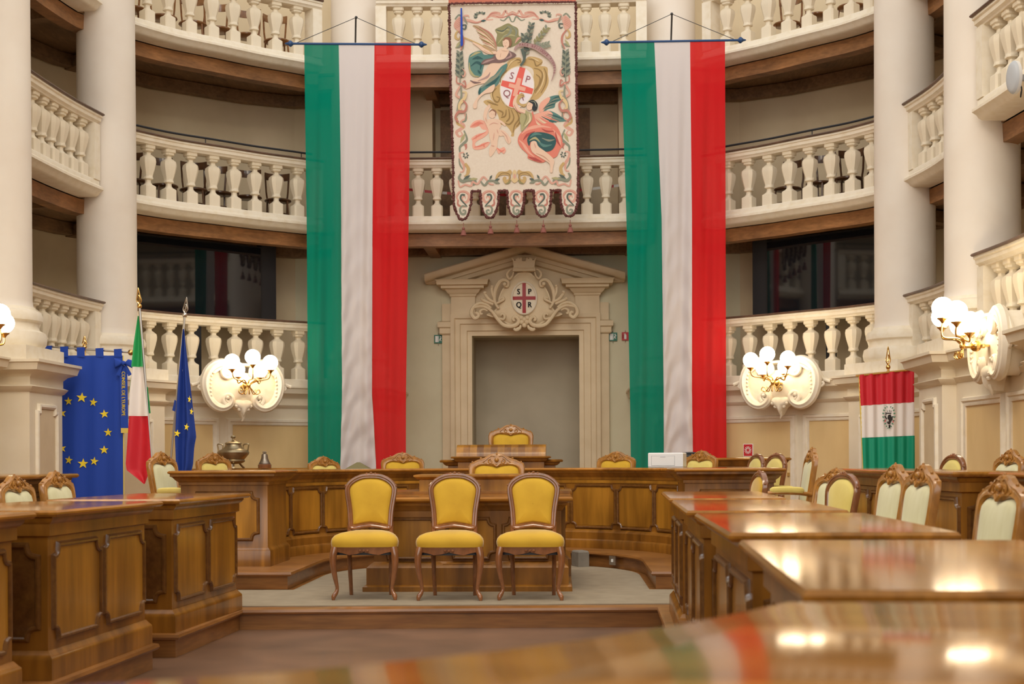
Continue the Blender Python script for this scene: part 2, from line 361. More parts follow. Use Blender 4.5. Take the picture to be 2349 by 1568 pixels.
# ---------------------------------------------------------------- columns and pedestals
COLS=[('left centre',-2.43,21.9,0,'partly behind the left tricolour banner'),('right centre',2.43,21.9,0,'partly behind the right tricolour banner'),
 ('left',-5.32,18.8,-25,'left of the left screen and behind the Italian flag'),('right',5.25,18.8,25,'right of the right screen and above the small emblem banner'),
 ('left near',-5.41,15.3,0,'cut by the left edge of the picture'),('right near',5.25,15.3,0,'beside the near right lamp'),('left front',-5.3,11.7,0,''),('right front',5.3,11.7,0,'')]
for nm,x,y,a,wh in COLS:
    hid=nm.endswith('front')
    t=thing('column','smooth cream stucco column '+wh if wh else 'smooth cream column standing beyond the %s edge of view'%nm.split()[0],'column',(x,y,0),R(a))
    mb=MB(); mb.lathe([(.42,2.96),(.40,2.99),(.392,3.05),(.388,5),(.375,8),(.355,11)],stonecol,n=40); mb.build('shaft',t)
    mb=MB(); mb.lathe([(.50,2.52),(.535,2.56),(.545,2.62),(.53,2.69),(.47,2.72),(.455,2.76),(.46,2.80),(.50,2.82),(.505,2.87),(.48,2.92),(.43,2.94),(.42,2.97)],plasterd,n=40)
    mb.slab([(-.56,-.56),(.56,-.56),(.56,.56),(-.56,.56)],[(0,H0),(0,2.52)],plasterd); mb.build('base',t)
    s=-1 if x>0 else 1
    hw=.56
    if abs(a)>1: pl=[(s*.50 if True else 0,-.52),(s*.50,.55),(-s*1.2,.55),(-s*1.2,-.52)]
    elif 'centre' in nm: pl=[(-.5,-.62),(.5,-.62),(.5,1.2),(-.5,1.2)]
    else: pl=[(s*.54,-.42),(s*.54,.55),(-s*.9,.55),(-s*.9,-.42)]
    pd=thing('column_pedestal','cream pedestal under the column '+(wh or 'at the %s side beyond view'%nm.split()[0]),'pedestal',(x,y,0),R(a))
    mb=MB(); mb.slab(pl,[(.05,0),(.05,.45),(0,.5),(0,2.03),(.02,2.04),(.055,2.09),(.01,2.11),(.01,2.19),(.05,2.23),(.13,2.26),(.15,2.33),(.17,2.34),(.17,H0)],plaster); mb.build('pedestal_body',pd)
    # notched panel on the room side face
    if 'centre' in nm: Mp=lambda u,v,d:(u,-.62-d,v); ww=.30; c0=0
    elif abs(a)>1: Mp=lambda u,v,d,s=s:(s*(.50+d),u,v); ww=.26; c0=0
    else: Mp=lambda u,v,d,s=s:(s*(.54+d),u,v); ww=.26; c0=.06
    def notch(w,z0,z1,c=0,q=.07): return [(c-w,z0),(c+w,z0),(c+w,z1-q),(c+w-q*.8,z1-q),(c+w-q*.8,z1),(c-w+q*.8,z1),(c-w+q*.8,z1-q),(c-w,z1-q)]
    mb=MB(); mb.frame(notch(ww,.55,1.86,c0),[(0,0),(0,.02),(.02,.035),(.045,.03),(.055,0)],plasterd,Mp); mb.plate(notch(ww-.01,.56,1.85,c0),.0,.006,doorst,Mp); mb.build('panel',pd)
    if abs(a)<1 and 'centre' not in nm:
        Mp2=lambda u,v,d,s=s:(u,-.42-d,v)
# ---------------------------------------------------------------- balustrades and galleries
bal=MB()
def baluster_proto():
    m=MB()
    pr=[(.086,0),(.086,.15),(.080,.16),(.055,.175),(.036,.20),(.034,.235),(.05,.245),(.062,.25),(.062,.27),(.056,.28),(.058,.30),(.080,.38),(.095,.45),(.099,.49),(.092,.53),(.058,.56),(.036,.575),(.034,.60),(.05,.612),(.066,.62),(.07,.63),(.070,.64),(.082,.655),(.082,.70)]
    rs=[]
    for w_,z in pr:
        q=w_*(.75 if z<.155 or z>.65 else .58); rs.append([(w_,q,z),(q,w_,z),(-q,w_,z),(-w_,q,z),(-w_,-q,z),(-q,-w_,z),(q,-w_,z),(w_,-q,z)])
    m.rings(rs,plaster); return m
bproto=None
TIER={1:'lowest',2:'middle',3:'topmost'}
WH={'left near':'nearest on the left','left':'between the two left columns','left rear':'left of the left tricolour','centre':'behind the tapestry','right rear':'right of the right tricolour','right':'between the two right columns','right near':'at the right picture edge'}
def balustrade(nm,P,tier):
    global bproto
    zb={1:2.5,2:4.95,3:7.38}[tier]; 
    f,L=pmap(P); t=thing('balustrade','cream %s balustrade %s'%(TIER[tier],WH[nm]),'balustrade',(P[0][0],P[0][1],0))
    ox,oy=P[0][:2]; Q=[(x-ox,y-oy) for x,y in P]
    EQ=ext(Q,.05)
    mb=MB()
    if tier==1: mb.sweep(EQ,[(-.13,H0-.0),(.10,H0),(.10,zb-.01),(.09,zb),(-.13,zb)],plasterd)
    else: mb.sweep(EQ,[(-.22,zb-.21),(.06,zb-.21),(.10,zb-.19),(.12,zb-.16),(.17,zb-.13),(.17,zb-.10),(.14,zb-.08),(.11,zb-.06),(.11,zb-.015),(.10,zb),(-.22,zb)],plasterd)
    mb.build('plinth',t)
    hb=.73
    zr=zb+hb
    mb=MB(); mb.sweep(EQ,[(-.12,zr),(.10,zr),(.11,zr+.02),(.14,zr+.035),(.145,zr+.075),(.165,zr+.085),(.165,zr+.11),(-.13,zr+.11)],plasterd); mb.build('rail',t)
    mb=MB(); mb.sweep(EQ,[(-.15,zr+.11),(.18,zr+.11),(.195,zr+.122),(.185,zr+.138),(-.15,zr+.138)],capw); mb.build('handrail_cap',t,'dark wooden cap of the rail')
    for e,(px,py) in enumerate((Q[0],Q[-1])):
        if 'rear' in nm and ((e==0)==(nm=='left rear')): continue
        tx,ty=f(0 if e==0 else L)[2:]; mb=MB(); mb.box((px+tx*(.02 if e==0 else -.02),py+ty*(.02 if e==0 else -.02),zb+hb/2),(.16,.24,hb),plasterd,math.atan2(ty,tx)); mb.build('end_post',t)
    n=9 if 'rear' in nm else max(3,int(round((L-.2)/.292)))
    for i in range(n):
        s=.14+(L-.28)*(i+.5)/n
        x,y,tx,ty=f(s)
        if bproto is None: b=baluster_proto().build('baluster',t); bproto=b.data
        else:
            b=bpy.data.objects.new('baluster',bproto); COL.objects.link(b); b.parent=t
        b.location=(x-ox,y-oy,zb); b.scale=(1,1,hb/.70); b.rotation_euler=(0,0,math.atan2(ty,tx))
for nm,P in BAYS:
    for tier in (1,2,3):
        if nm=='centre' and tier==1: continue
        balustrade(nm,P,tier)
FULL=[(-x,y) for x,y in ([(5.0,2.0),(5.1,9.5),(5.12,11.7)]+list(B34)[::-1]+[(5.1,15.3)]+list(B23)[::-1]+[(5.08,18.85)]+list(B12)[::-1]+[(2.43,21.45)])]+BC[:1]+BC[1:]
FULL=[(-5.0,2.0),(-5.1,9.5)]+list(B34L)+[(-5.13,15.3)]+list(B23L)+[(-5.1,18.85)]+list(mirp(B12))+[(-2.43,21.42)]+list(BC)+[(2.43,21.42)]+list(B12)+[(5.1,18.85)]+list(B23)+[(5.13,15.3)]+list(B34)+[(5.1,9.5),(5.0,2.0)]
OUTF=[(7.4,2.0),(7.4,16),(7.1,18.5),(6.6,20.2),(5.6,21.6),(4.4,22.6),(3.6,23.0),(-3.6,23.0),(-4.4,22.6),(-5.6,21.6),(-6.6,20.2),(-7.1,18.5),(-7.4,16),(-7.4,2.0)]
for k,z in ((2,4.78),(3,7.21)):
    mb=MB(); mb.slab(inset(FULL,-.18)+OUTF,[(0,z-.04),(0,z)],board); struct(mb.build('floor_gallery_%d'%k))
for sd in (-1,1):
    a=[p for p in inset(FULL,-.3) if p[0]*sd>2.4 and p[1]<21.6]; b=[p for p in OUTF if p[0]*sd>3]
    mb=MB(); mb.slab((a+b+[(-2.6,23.0)]) if sd<0 and 0 else ([(sd*2.6,23.0)]+a+b if sd>0 else a+[(sd*2.6,23.0)]+b),[(0,H0-.04),(0,H0)],plaster); struct(mb.build('floor_gallery_1'))
for z in (4.74,7.17):
    mb=MB(); mb.sweep(inset(FULL,-.30),[(-.1,z-.20),(.1,z-.20),(.11,z-.01),(-.1,z-.01)],beam); o=struct(mb.build('trim_beam_front'))
    mb=MB(); mb.sweep(inset(list(OUTF)[::-1],.22),[(-.16,z-.18),(.0,z-.18),(.0,z-.01),(-.2,z-.01)],board); struct(mb.build('trim_beam_wall'))
    for x,y,a in ((-3.2,22.45,100),(-1.3,22.45,90),(1.85,22.45,90),(-6.2,20.3,-40),(6.2,20.3,40),(-6.85,18.3,-12),(6.85,18.3,12),(-6.95,16.2,0),(6.95,16.2,0),(-6.9,14.6,0),(6.9,14.6,0),(-6.9,13.0,0),(6.9,13.0,0)):
        mb=MB(); mb.box((x,y,z-.11),(1.5 if abs(x)<3 else 2.1,.18,.16),board if abs(x)>3 else beam,R(a)); struct(mb.build('trim_joist'))
# thin iron guard rail of the middle gallery
for nm,P in BAYS:
    f,L=pmap(P); t=thing('guard_rail','thin iron guard rail over the middle balustrade '+WH[nm],'railing')
    Q=inset(P,-.10)
    mb=MB(); mb.tube([(x,y,5.955) for x,y in Q],.016,iron,n=6); mb.build('bar',t)
    nn=max(1,int(L/1.2))
    for i in range(nn+1):
        x,y,_,_=pmap(Q)[0](.1+(L-.25)*i/nn); mb=MB(); mb.tube([(x,y,5.81),(x,y,5.95)],.008,iron,n=6); mb.build('upright',t)
# ---------------------------------------------------------------- door surround
t=thing('door_surround','moulded beige stone door surround with a broken pediment in the centre','door surround',(cxn,22.995,.0))
hwd=(DX1-DX0)/2
def arch(o): return [(-hwd-o,.33),(-hwd-o,DT+o),(hwd+o,DT+o),(hwd+o,0)]
mb=MB()
prof=[(0,-.0),(0,.06),(.07,.06),(.08,.09),(.18,.09),(.19,.12),(.26,.12),(.28,.15),(.34,.16),(.34,0)]
rs=[[] for _ in range(4)]
for i,(sx,top) in enumerate(((-1,0),(-1,1),(1,1),(1,0))):
    rs[i]=[(sx*(hwd+o),-d,DT+o if top else .33) for o,d in prof]
mb.rings(rs,doorst); mb.build('architrave',t)
for s in (-1,1):
    mb=MB(); mb.box((s*(hwd+.40),-.04,1.9),(.16,.08,3.8),doorst)
    mb.slab([(s*(hwd+.33),-.10),(s*(hwd+.50),-.10),(s*(hwd+.50),0),(s*(hwd+.33),0)],[(0,3.30),(.02,3.32),(.02,3.40),(.05,3.42),(.05,3.50),(.0,3.52)],doorst); mb.build('pilaster',t)
    mb=MB()
    x0,x1=s*(hwd-.06),s*(hwd+.33)
    pl=[(x0,-.13),(x1,-.13),(x1,0),(x0,0)]
    mb.slab(pl,[(0,3.55),(0,3.90),(.02,3.92),(.02,3.94),(.06,3.97),(.09,4.02),(.15,4.03),(.15,4.07),(.21,4.08),(.22,4.14),(.24,4.16)],doorst); mb.build('capital',t)
# raking cornices
HW=1.60; zb_,za=4.26,4.72
for s in (-1,1):
    mb=MB(); prof=[(0,0),(.34,0),(.36,.02),(.36,.05),(.33,.11),(.30,.125),(.16,.13),(.17,.19),(.14,.20),(.12,.26),(.06,.28),(.0,.29)]
    # profile: (depth out, drop down)
    rs=[]
    for u in (0,.25,.5,.75,1):
        x=s*(HW*u)
        rs.append([(x,-d,max(4.12,za-(za-zb_)*u-q)) for d,q in prof])
    mb.rings(rs,doorst); mb.build('raking_cornice',t)
mb=MB(); mb.plate([(-1.2,3.6),(1.2,3.6),(1.2,4.05),(0,4.5),(-1.2,4.05)],.0,.05,doorst); mb.build('tympanum',t)
# ---------------------------------------------------------------- benches (council desks)
def rect(x0,x1,z0,z1,q=.06,n=4,corners=(1,1,1,1)):
    # rectangle with concave quarter-round corners, order: bottom-left, bottom-right, top-right, top-left
    out=[]
    for k,(cx_,cz_,a0) in enumerate(((x0,z0,90),(x1,z0,180),(x1,z1,270),(x0,z1,360))):
        if not corners[k]: out.append((cx_,cz_)); continue
        for i in range(n+1):
            a=R(a0-90*i/n); out.append((cx_+q*cos(a),cz_+q*sin(a)))
    return out
def wpanel(par,M,x0,x1,z0,z1,dark=False,n=1,q=.06,sub=0):
    out=rect(x0,x1,z0,z1,q)
    if sub:
        o2=[]
        for a,b in zip(out,out[1:]+out[:1]):
            k=max(1,int(abs(b[0]-a[0])/.08)); o2+=[(a[0]+(b[0]-a[0])*i/k,a[1]+(b[1]-a[1])*i/k) for i in range(k)]
        out=o2
    mb=MB(); mb.frame(out,[(.0,.0),(.0,.012),(.008,.02),(.018,.02),(.026,.010),(.030,.0)],walnutd,M)
    if sub:
        ss=[x0+.012+(x1-x0-.024)*i/5 for i in range(6)]
        mb.rings([[M(s,z0+.012,.005),M(s,z1-.012,.005),M(s,z1-.012,-.01),M(s,z0+.012,-.01)] for s in ss],walnutd if dark else walnutp)
    else: mb.plate(out,-.004,.005,walnutd if dark else walnutp,M)
    mb.build('panel',par)
    # raised blocks in the spandrels of the notched corners
def bench(label,loc,rz,Lx=1.47,D=.80,h=.88,npan=2,group='council benches',over=.05,dark=False,endp=True,kneehole=False):
    t=thing('council_bench',label,'bench',loc,rz,group)
    pl=[(-Lx/2,0),(Lx/2,0),(Lx/2,D),(-Lx/2,D)]
    b=walnutd if dark else walnut
    mb=MB(); mb.slab(offs(pl,-.03),[(.03,0),(.03,.10),(.028,.115),(.015,.13),(.0,.15)],b); mb.build('plinth',t)
    mb=MB(); mb.slab(offs(pl,-.035),[(0,.14),(0,h-.08)],b); mb.build('body',t)
    mb=MB(); mb.slab(offs(pl,-.035),[(0,h-.145),(.006,h-.14),(.020,h-.135),(.020,h-.075),(.034,h-.065),(.046,h-.048),(.046,h-.034)],b); mb.build('cornice',t)
    mb=MB(); mb.slab(offs(pl,.02),[(.0,h-.036),(.022,h-.034),(.034,h-.022),(.034,h-.012),(.024,h-.001),(.0,h)],walnutt); mb.build('worktop',t)
    M=lambda u,v,d:(u,.035-d,v)
    wv=(Lx-.07)
    for i in range(npan):
        a=-wv/2+.05+i*(wv-.04)/npan; wpanel(t,M,a+.02,a+(wv-.04)/npan-.06,.22,h-.20,dark)
    if endp:
        for s in (-1,1):
            Me=lambda u,v,d,s=s:(s*(Lx/2-.035+d),u,v); wpanel(t,Me,.10,D-.10,.22,h-.20,True)
    return t
def rowbench(label,p0,p1,base=.16,side=1,**k):
    # front line from p0 to p1 ; side: +1 user side is to the right of p0->p1 seen from above...
    v=Vector(p1)-Vector(p0); L=v.length; m=(Vector(p0)+Vector(p1))/2
    rz=math.atan2(v.y,v.x)
    return bench(label,(m.x,m.y,base),rz,Lx=L,**k)
# left row: fronts face the centre (+x): front line runs from near to far -> local -Y must point to +x, so local X points to +y
rowbench('left row walnut bench cut by the left edge, lower corner of the picture',(-1.93,5.45),(-1.83,6.9))
A=rowbench('large walnut bench at the lower left with two light front panels',(-1.80,7.22),(-1.72,8.71))
rowbench('walnut bench behind the large lower left one, joining the stage step',(-1.72,9.22),(-1.63,10.73))
# right row
rowbench('right row bench farthest back, ending at the stage step',(1.60,10.62),(1.54,8.95),D=.62)
rowbench('right row bench second from the back with a polished top',(1.53,8.50),(1.48,6.86),D=.66)
rowbench('right row bench in the middle reflecting the red cloth on its top',(1.49,6.44),(1.46,4.85),D=.66)
rowbench('right row bench in front of the middle one with a large shiny top',(1.44,4.32),(1.37,2.76),D=.74)
# nearest bench, blurred, turned diagonally
t=thing('council_bench','blurred polished bench across the bottom edge, nearest the camera','bench',(0,0,.16),0,'council benches')
near=crom([(1.24,2.50),(1.08,2.24),(.86,1.96),(.62,1.75),(.36,1.60),(-.10,1.44)],3)
npl=near+[(-.35,1.12),(.9,.62),(2.3,1.1),(2.3,2.46)]
mb=MB(); mb.slab(offs(npl,-.05),[(.04,0),(.04,.1),(0,.13),(0,.83)],walnut); mb.build('body',t)
mb=MB(); mb.slab(offs(npl,-.01),[(-.03,.80),(0,.835),(.01,.85),(.008,.872),(-.012,.88)],walnutt); mb.build('worktop',t)
# outer rows on the upper stage
OUTR_=[('outer right bench whose tip stands before the small emblem banner',(3.30,12.95),(3.36,11.0),.45),('outer right bench between the one at the emblem banner and the edge one',(3.37,10.95),(3.44,9.55),.45),('outer right bench nearer the camera at the right edge',(3.62,9.25),(3.68,7.6),.60),('outer left bench in the shade behind two ivory chairs',(-3.24,9.9),(-3.21,11.45),.70)]
for lb,a,b,D in OUTR_: rowbench(lb,a,b,base=.32,D=D,h=.87,group='outer row benches')
# ---------------------------------------------------------------- the horseshoe desk
HP=[(-1.98,12.95)]+[(-1.98,13.35)]+ARC(2.03,180,0,36,(0,13.78))+[(1.98,13.35),(1.98,12.95)]
t=thing('horseshoe_desk','long curved walnut desk with panelled front round the carpet','desk',(0,0,.32))
def swp(prof,m,name,P=HP):
    mb=MB(); mb.sweep(P,prof,m); return mb.build(name,t)
swp([(-.62,0),(.07,0),(.07,.08),(.06,.095),(.05,.10),(.05,.17),(.035,.185),(.02,.195),(.0,.21),(-.62,.21)],walnutd if 0 else walnut,'plinth')
swp([(-.60,.20),(.003,.20),(.003,.80),(-.60,.80)],walnut,'body')
swp([(-.62,.74),(.01,.74),(.012,.77),(.03,.785),(.045,.81),(.06,.82),(.06,.836),(-.62,.836)],walnut,'cornice')
swp([(-.66,.834),(.07,.834),(.082,.846),(.082,.856),(.072,.868),(-.66,.868)],walnutt,'worktop')
swp([(-.01,.70),(.012,.705),(.012,.735),(-.01,.74)],walnutp,'frieze')
M,L=curvemap(HP)
n=13; a=.14
for i in range(n):
    w_=(L-2*a)/n; wpanel(t,M,a+i*w_+.03,a+(i+1)*w_-.03,.235,.665,False,q=.05,sub=1)
for s in (-1,1):
    mb=MB(); x0,x1=s*1.90,s*2.70; pl=[(x0,12.90),(x1,12.90),(x1,13.75),(x0,13.75)]
    mb.slab(pl,[(.03,0),(.03,.14),(.015,.16),(0,.18),(0,.74),(.015,.745),(.015,.77),(.04,.79),(.06,.815),(.08,.825),(.08,.845)],walnut)
    mb.slab(pl,[(.08,.845),(.098,.855),(.098,.866),(.085,.876),(0,.878)],walnutt); e=mb.build('end_unit',t)
    Mq=lambda u,v,d:(u,12.90-d,v)
    wpanel(t,Mq,min(x0,x1)+.10,max(x0,x1)-.10,.26,.66)
# ---------------------------------------------------------------- secretaries' table
t=thing('clerks_table','panelled walnut table with a raised rear shelf behind the three gold chairs','table',(-.01,12.02,.168),R(.5))
def tbl(x0,x1,y0,y1,h,par):
    pl=[(x0,y0),(x1,y0),(x1,y1),(x0,y1)]
    mb=MB(); mb.slab(pl,[(.09,0),(.09,.04),(.075,.05),(.06,.055),(.06,.20),(.045,.215),(.02,.235),(0,.25),(0,.68),(.015,.69),(.03,.715),(.05,.73),(.055,.75)],walnut); mb.build('body',par)
    mb=MB(); mb.slab(pl,[(.06,.75),(.085,.755),(.10,.77),(.10,.785),(.085,h)],walnutt); mb.build('worktop',par)
tbl(-.80,.80,.09,1.0,.80,t)
mb=MB(); pl=[(.60,1.05),(.88,1.05),(.88,1.9),(-.88,1.9),(-.88,1.05)]
mb.slab([(-.84,1.1),(.84,1.1),(.84,1.9),(-.84,1.9)],[(.05,0),(.05,.20),(0,.24),(0,.72),(.04,.76),(.06,.80),(.06,.825)],walnut); mb.build('rear_body',t)
mb=MB(); mb.slab([(-.52,1.2),(.52,1.2),(.52,1.75),(-.52,1.75)],[(0,.82),(0,.93),(.02,.94),(.035,.95),(.05,.96),(.05,.975),(.03,.98)],walnutp); mb.build('raised_shelf',t)
Mt=lambda u,v,d:(u,.09-d,v)
for a,b in ((-.72,-.26),(-.16,.22),(.32,.72)): wpanel(t,Mt,a,b,.29,.60,q=.055)
mb=MB(); mb.box((0,.08,.115),(.42,.05,.23),walnut); mb.build('front_block',t)
# ---------------------------------------------------------------- president's roll top desk, wall desks
t=thing('president_desk','raised walnut desk with a roll top before the doorway','desk',(-.02,18.1,.32))
mb=MB(); mb.slab([(-.55,0),(.55,0),(.55,.75),(-.55,.75)],[(.05,0),(.05,.2),(0,.25),(0,.80),(.015,.81),(.015,.84),(0,.85),(0,.94)],walnut)
mb.slab([(-.72,.12),(.72,.12),(.72,.7),(-.72,.7)],[(-.03,0),(-.03,.90)],walnut); mb.build('body',t)
mb=MB(); mb.slab([(-.60,-.06),(.60,-.06),(.60,.75),(-.60,.75)],[(-.05,.93),(-.01,.955),(.0,.975),(.03,.98),(.035,.995),(.02,1.005)],walnut)
mb.slab([(-.74,.10),(.74,.10),(.74,.72),(-.74,.72)],[(-.03,.885),(.0,.905),(.01,.925),(.045,.93),(.05,.95),(.03,.962)],walnut); mb.build('cornice',t)
mb=MB(); prf=[(.0,1.0)]+[(.02+.2*(1-cos(R(a))),1.0+.155*sin(R(a))) for a in range(0,91,10)]+[(.6,1.155),(.6,1.0)]
N=13
for i in range(N):
    x0=-.57+1.14*i/N; x1=-.57+1.14*(i+1)/N
    mb.rings([[(x0,y-.03,z) for y,z in prf],[(x1,y-.03,z) for y,z in prf]],(walnutp,walnut)[i%2])
mb.build('roll_top',t)
mb=MB(); mb.box((.1,20.6,.43),(2.0,2.2,.22),stepw); tag(mb.build('president_dais'),'small wooden dais under the president chair by the doorway','dais')
t=thing('side_desk','small walnut desk against the rear wall right of the right tricolour','desk',(2.95,18.0,.32),R(0))
mb=MB(); mb.slab([(-.60,0),(.60,0),(.60,.55),(-.60,.55)],[(.03,0),(.03,.15),(0,.18),(0,.86),(.02,.88),(.05,.93)],walnut); mb.build('body',t)
mb=MB(); mb.slab([(-.60,0),(.60,0),(.60,.55),(-.60,.55)],[(.05,.93),(.075,.94),(.08,.955),(.06,.97)],walnutt); mb.build('worktop',t)
t=thing('sideboard','low walnut sideboard under the urn and bell by the rear wall','sideboard',(-3.3,18.7,.32),R(14))
mb=MB(); mb.slab([(-.98,0),(.98,0),(.98,.5),(-.98,.5)],[(.03,0),(.03,.12),(0,.14),(0,.80),(.03,.83)],walnut); mb.build('body',t)
mb=MB(); mb.slab([(-.98,0),(.98,0),(.98,.5),(-.98,.5)],[(.03,.83),(.06,.84),(.06,.855),(.04,.865)],walnutt); mb.build('worktop',t)
SBX=(-3.15,18.7); SBZ=.32+.866
# ---------------------------------------------------------------- chairs
def tilt(v,k=.13): return max(0,v-.46)*k
def cabriole(mb,x,y,h,m,s,f=-1):
    # s: side, f: front(-1)
    P=[(0,0,h),(s*.012,f*.012,h-.06),(s*.014,f*.014,h-.13),(s*.0,0,h-.24),(-s*.014,-f*.014,.10),(-s*.008,-f*.008,.06),(s*.010,f*.010,.03),(s*.014,f*.014,0)]
    rr=[.031,.030,.027,.020,.0145,.017,.020,.012]
    C=crom([p+(r,) for p,r in zip(P,rr)],3)
    mb.tube([(x+a,y+b,c) for a,b,c,_ in C],[r for *_,r in C],m,n=10)
def side_chair(label,loc,rz,cush=yellow,group=None,sc=1):
    t=thing('side_chair',label,'chair',loc,rz,group,sc)
    half=[(0,.995),(.07,.990),(.13,.968),(.175,.935),(.20,.895),(.203,.85),(.192,.78),(.180,.70),(.174,.62),(.168,.565),(.13,.555),(.07,.566),(0,.575)]
    out=sym(crom(half,3)); M=lambda u,v,d:(u,.20+tilt(v)-d,v)
    mb=MB(); mb.frame(out,[(-.026,-.012),(-.030,.010),(-.022,.022),(-.012,.020),(-.004,.026),(.008,.024),(.014,.010),(.014,-.012),(0,-.022)],chaird,M)
    for s in (-1,1): mb.tube([(s*.172,.205+tilt(.6),.60),(s*.172,.20,.50),(s*.172,.19,.40)],.020,chaird)
    for u in (-.035,0,.035): mb.sphere(M(u,1.008-abs(u)*.2,.012),.013,chaird,8)
    for s in (-1,1): mb.sphere(M(s*.207,.905,.01),.013,chaird,8)
    mb.build('back_frame',t)
    ins=offs(out,-.022)
    mb=MB(); mb.dome(ins,.0,.038,cush,M,lip=.012); mb.dome(ins,.0,-.03,cush,M); mb.build('back_cushion',t)
    so=crom([(-.262,-.20),(-.17,-.235),(0,-.245),(.17,-.235),(.262,-.20),(.262,-.08),(.225,.10),(.195,.215),(0,.225),(-.195,.215),(-.225,.10),(-.262,-.08)],3,closed=True)
    mb=MB(); mb.rings([[(x*k,y*k,z) for x,y in so] for k,z in ((.94,.418),(.985,.425),(1.0,.445),(1.005,.465),(.98,.49),(.90,.515),(.74,.533),(.5,.545),(.2,.55),(.02,.551))],cush); mb.build('seat',t)
    # apron with a serpentine lower edge
    mb=MB(); sp=offs(so,-.012)
    low=lambda x:.372+.012*cos(x*30)
    mb.rings([[(x*k,y*k,(low(x) if b else .425)) for x,y in sp] for k,b in ((.93,1),(1.0,1),(1.0,0),(.93,0))],chaird)
    for u in (-.03,0,.03): mb.sphere((u,-.238,.395),.012,chaird,8)
    mb.build('apron',t)
    mb=MB(); mb.rings([[(x*.9,y*.9,z) for x,y in so] for z in (.36,.40)],blackp); mb.build('webbing',t,'black underside cloth')
    for s in (-1,1):
        mb=MB(); cabriole(mb,s*.235,-.20,.42,chaird,s); mb.build('leg',t)
        mb=MB(); C=crom([(s*.175,.185,.43,.021),(s*.172,.19,.30,.019),(s*.168,.205,.15,.017),(s*.165,.235,.0,.016)],4); mb.tube([c[:3] for c in C],[c[3] for c in C],chaird); mb.build('leg',t)
    return t
def armchair(label,loc,rz,cush=ivory,group=None,sc=1,arms=True,frm=chairw):
    t=thing('armchair',label,'chair',loc,rz,group,sc)
    H=1.055
    half=[(0,H),(.05,H-.004),(.10,H-.030),(.135,H-.052),(.165,H-.050),(.20,H-.070),(.235,H-.085),(.258,H-.095),(.268,H-.125),(.262,H-.25),(.25,H-.40),(.238,H-.56)]
    half=crom(half,3)+[(0,H-.56)]
    out=sym(half); M=lambda u,v,d:(u,.24+tilt(v,.15)-d,v)
    ihalf=crom([(0,H-.128),(.05,H-.122),(.11,H-.112),(.165,H-.118),(.205,H-.145),(.21,H-.22),(.200,H-.38),(.188,H-.49),(.15,H-.515),(0,H-.515)],3)
    inn=sym(ihalf)
    # frame as ring between outlines: resample both by angle
    def res(o,n=56):
        cx_,cz_=0,H-.32; o=sorted(o,key=lambda p:math.atan2(p[1]-cz_,p[0])); r=[]
        A=[math.atan2(p[1]-cz_,p[0]) for p in o]
        for i in range(n):
            a=-PI+2*PI*(i+.5)/n; j=0
            while j<len(A) and A[j]<a: j+=1
            p,q=o[j-1],o[j%len(A)]; a0=A[j-1]-(2*PI if j==0 else 0); a1=A[j%len(A)]+(2*PI if j==len(A) else 0)
            k=0 if a1==a0 else (a-a0)/(a1-a0); r.append((p[0]+(q[0]-p[0])*k,p[1]+(q[1]-p[1])*k))
        return r
    O=res(out); I=res(inn); mx=lambda k:[(a[0]+(b[0]-a[0])*k,a[1]+(b[1]-a[1])*k) for a,b in zip(O,I)]
    mb=MB(); rr=[(mx(0),-.018),(mx(0),.012),(mx(.15),.024),(mx(.5),.020),(mx(.8),.028),(mx(1),.014),(mx(1),-.018)]
    rs=[[M(x,z,d) for (x,z),d in [(r[0][i],r[1]) for r in rr]] for i in range(56)]
    mb.rings(rs,frm,loop=True)
    for s in (-1,1): mb.tube([M(s*.232,.52,-.0),(s*.225,.235,.46),(s*.222,.225,.36)],.024,frm)
    mb.build('back_frame',t)
    # carved crest
    mb=MB(); cd_='crest'
    mb.sphere(M(0,H-.062,.028),.022,frm,10)
    for s in (-1,1):
        sp=spiral(s*.058,H-.075,.026,1.3,R(90 if s>0 else 90),-s,14); mb.tube([M(x,z,.026) for x,z in sp],[.007-.004*i/14 for i in range(15)],frm,n=6)
        sp=crom([(s*.02,H-.03),(s*.05,H-.022),(s*.095,H-.055),(s*.13,H-.085),(s*.10,H-.10)],3); mb.tube([M(x,z,.024) for x,z in sp],.005,frm,n=6)
        mb.sphere(M(s*.10,H-.10,.024),.010,frm,8); mb.sphere(M(s*.15,H-.046,.006),.010,frm,8); mb.sphere(M(s*.232,H-.082,.006),.010,frm,8)
        mb.tube([M(s*.03,H-.10,.03),M(s*.0,H-.125,.034)],.010,frm,n=6)
    mb.sphere(M(0,H-.012,.012),.014,frm,8); mb.sphere(M(0,H+.002,.008),.009,frm,8)
    for i in range(7): mb.sphere(M((i-3)*.022,H-.108+.004*abs(i-3),.026),.008,frm,6)
    mb.build('crest',t)
    mb=MB(); mb.dome(offs(I,.004),.0,.045,cush,M,lip=.012); mb.dome(offs(I,.004),.0,-.035,cush,M); mb.build('back_cushion',t)
    so=crom([(-.29,-.23),(-.17,-.265),(0,-.275),(.17,-.265),(.29,-.23),(.29,-.08),(.26,.12),(.235,.235),(0,.25),(-.235,.235),(-.26,.12),(-.29,-.08)],2,closed=True)
    mb=MB(); mb.rings([[(x*k,y*k,z) for x,y in so] for k,z in ((.94,.40),(1,.41),(1.0,.45),(.98,.48),(.90,.50),(.6,.52),(.1,.525))],cush); mb.build('seat',t)
    mb=MB(); mb.rings([[(x*k,y*k,z) for x,y in so] for k,z in ((.95,.34),(1,.345),(1.0,.405),(.95,.41))],frm); mb.build('apron',t)
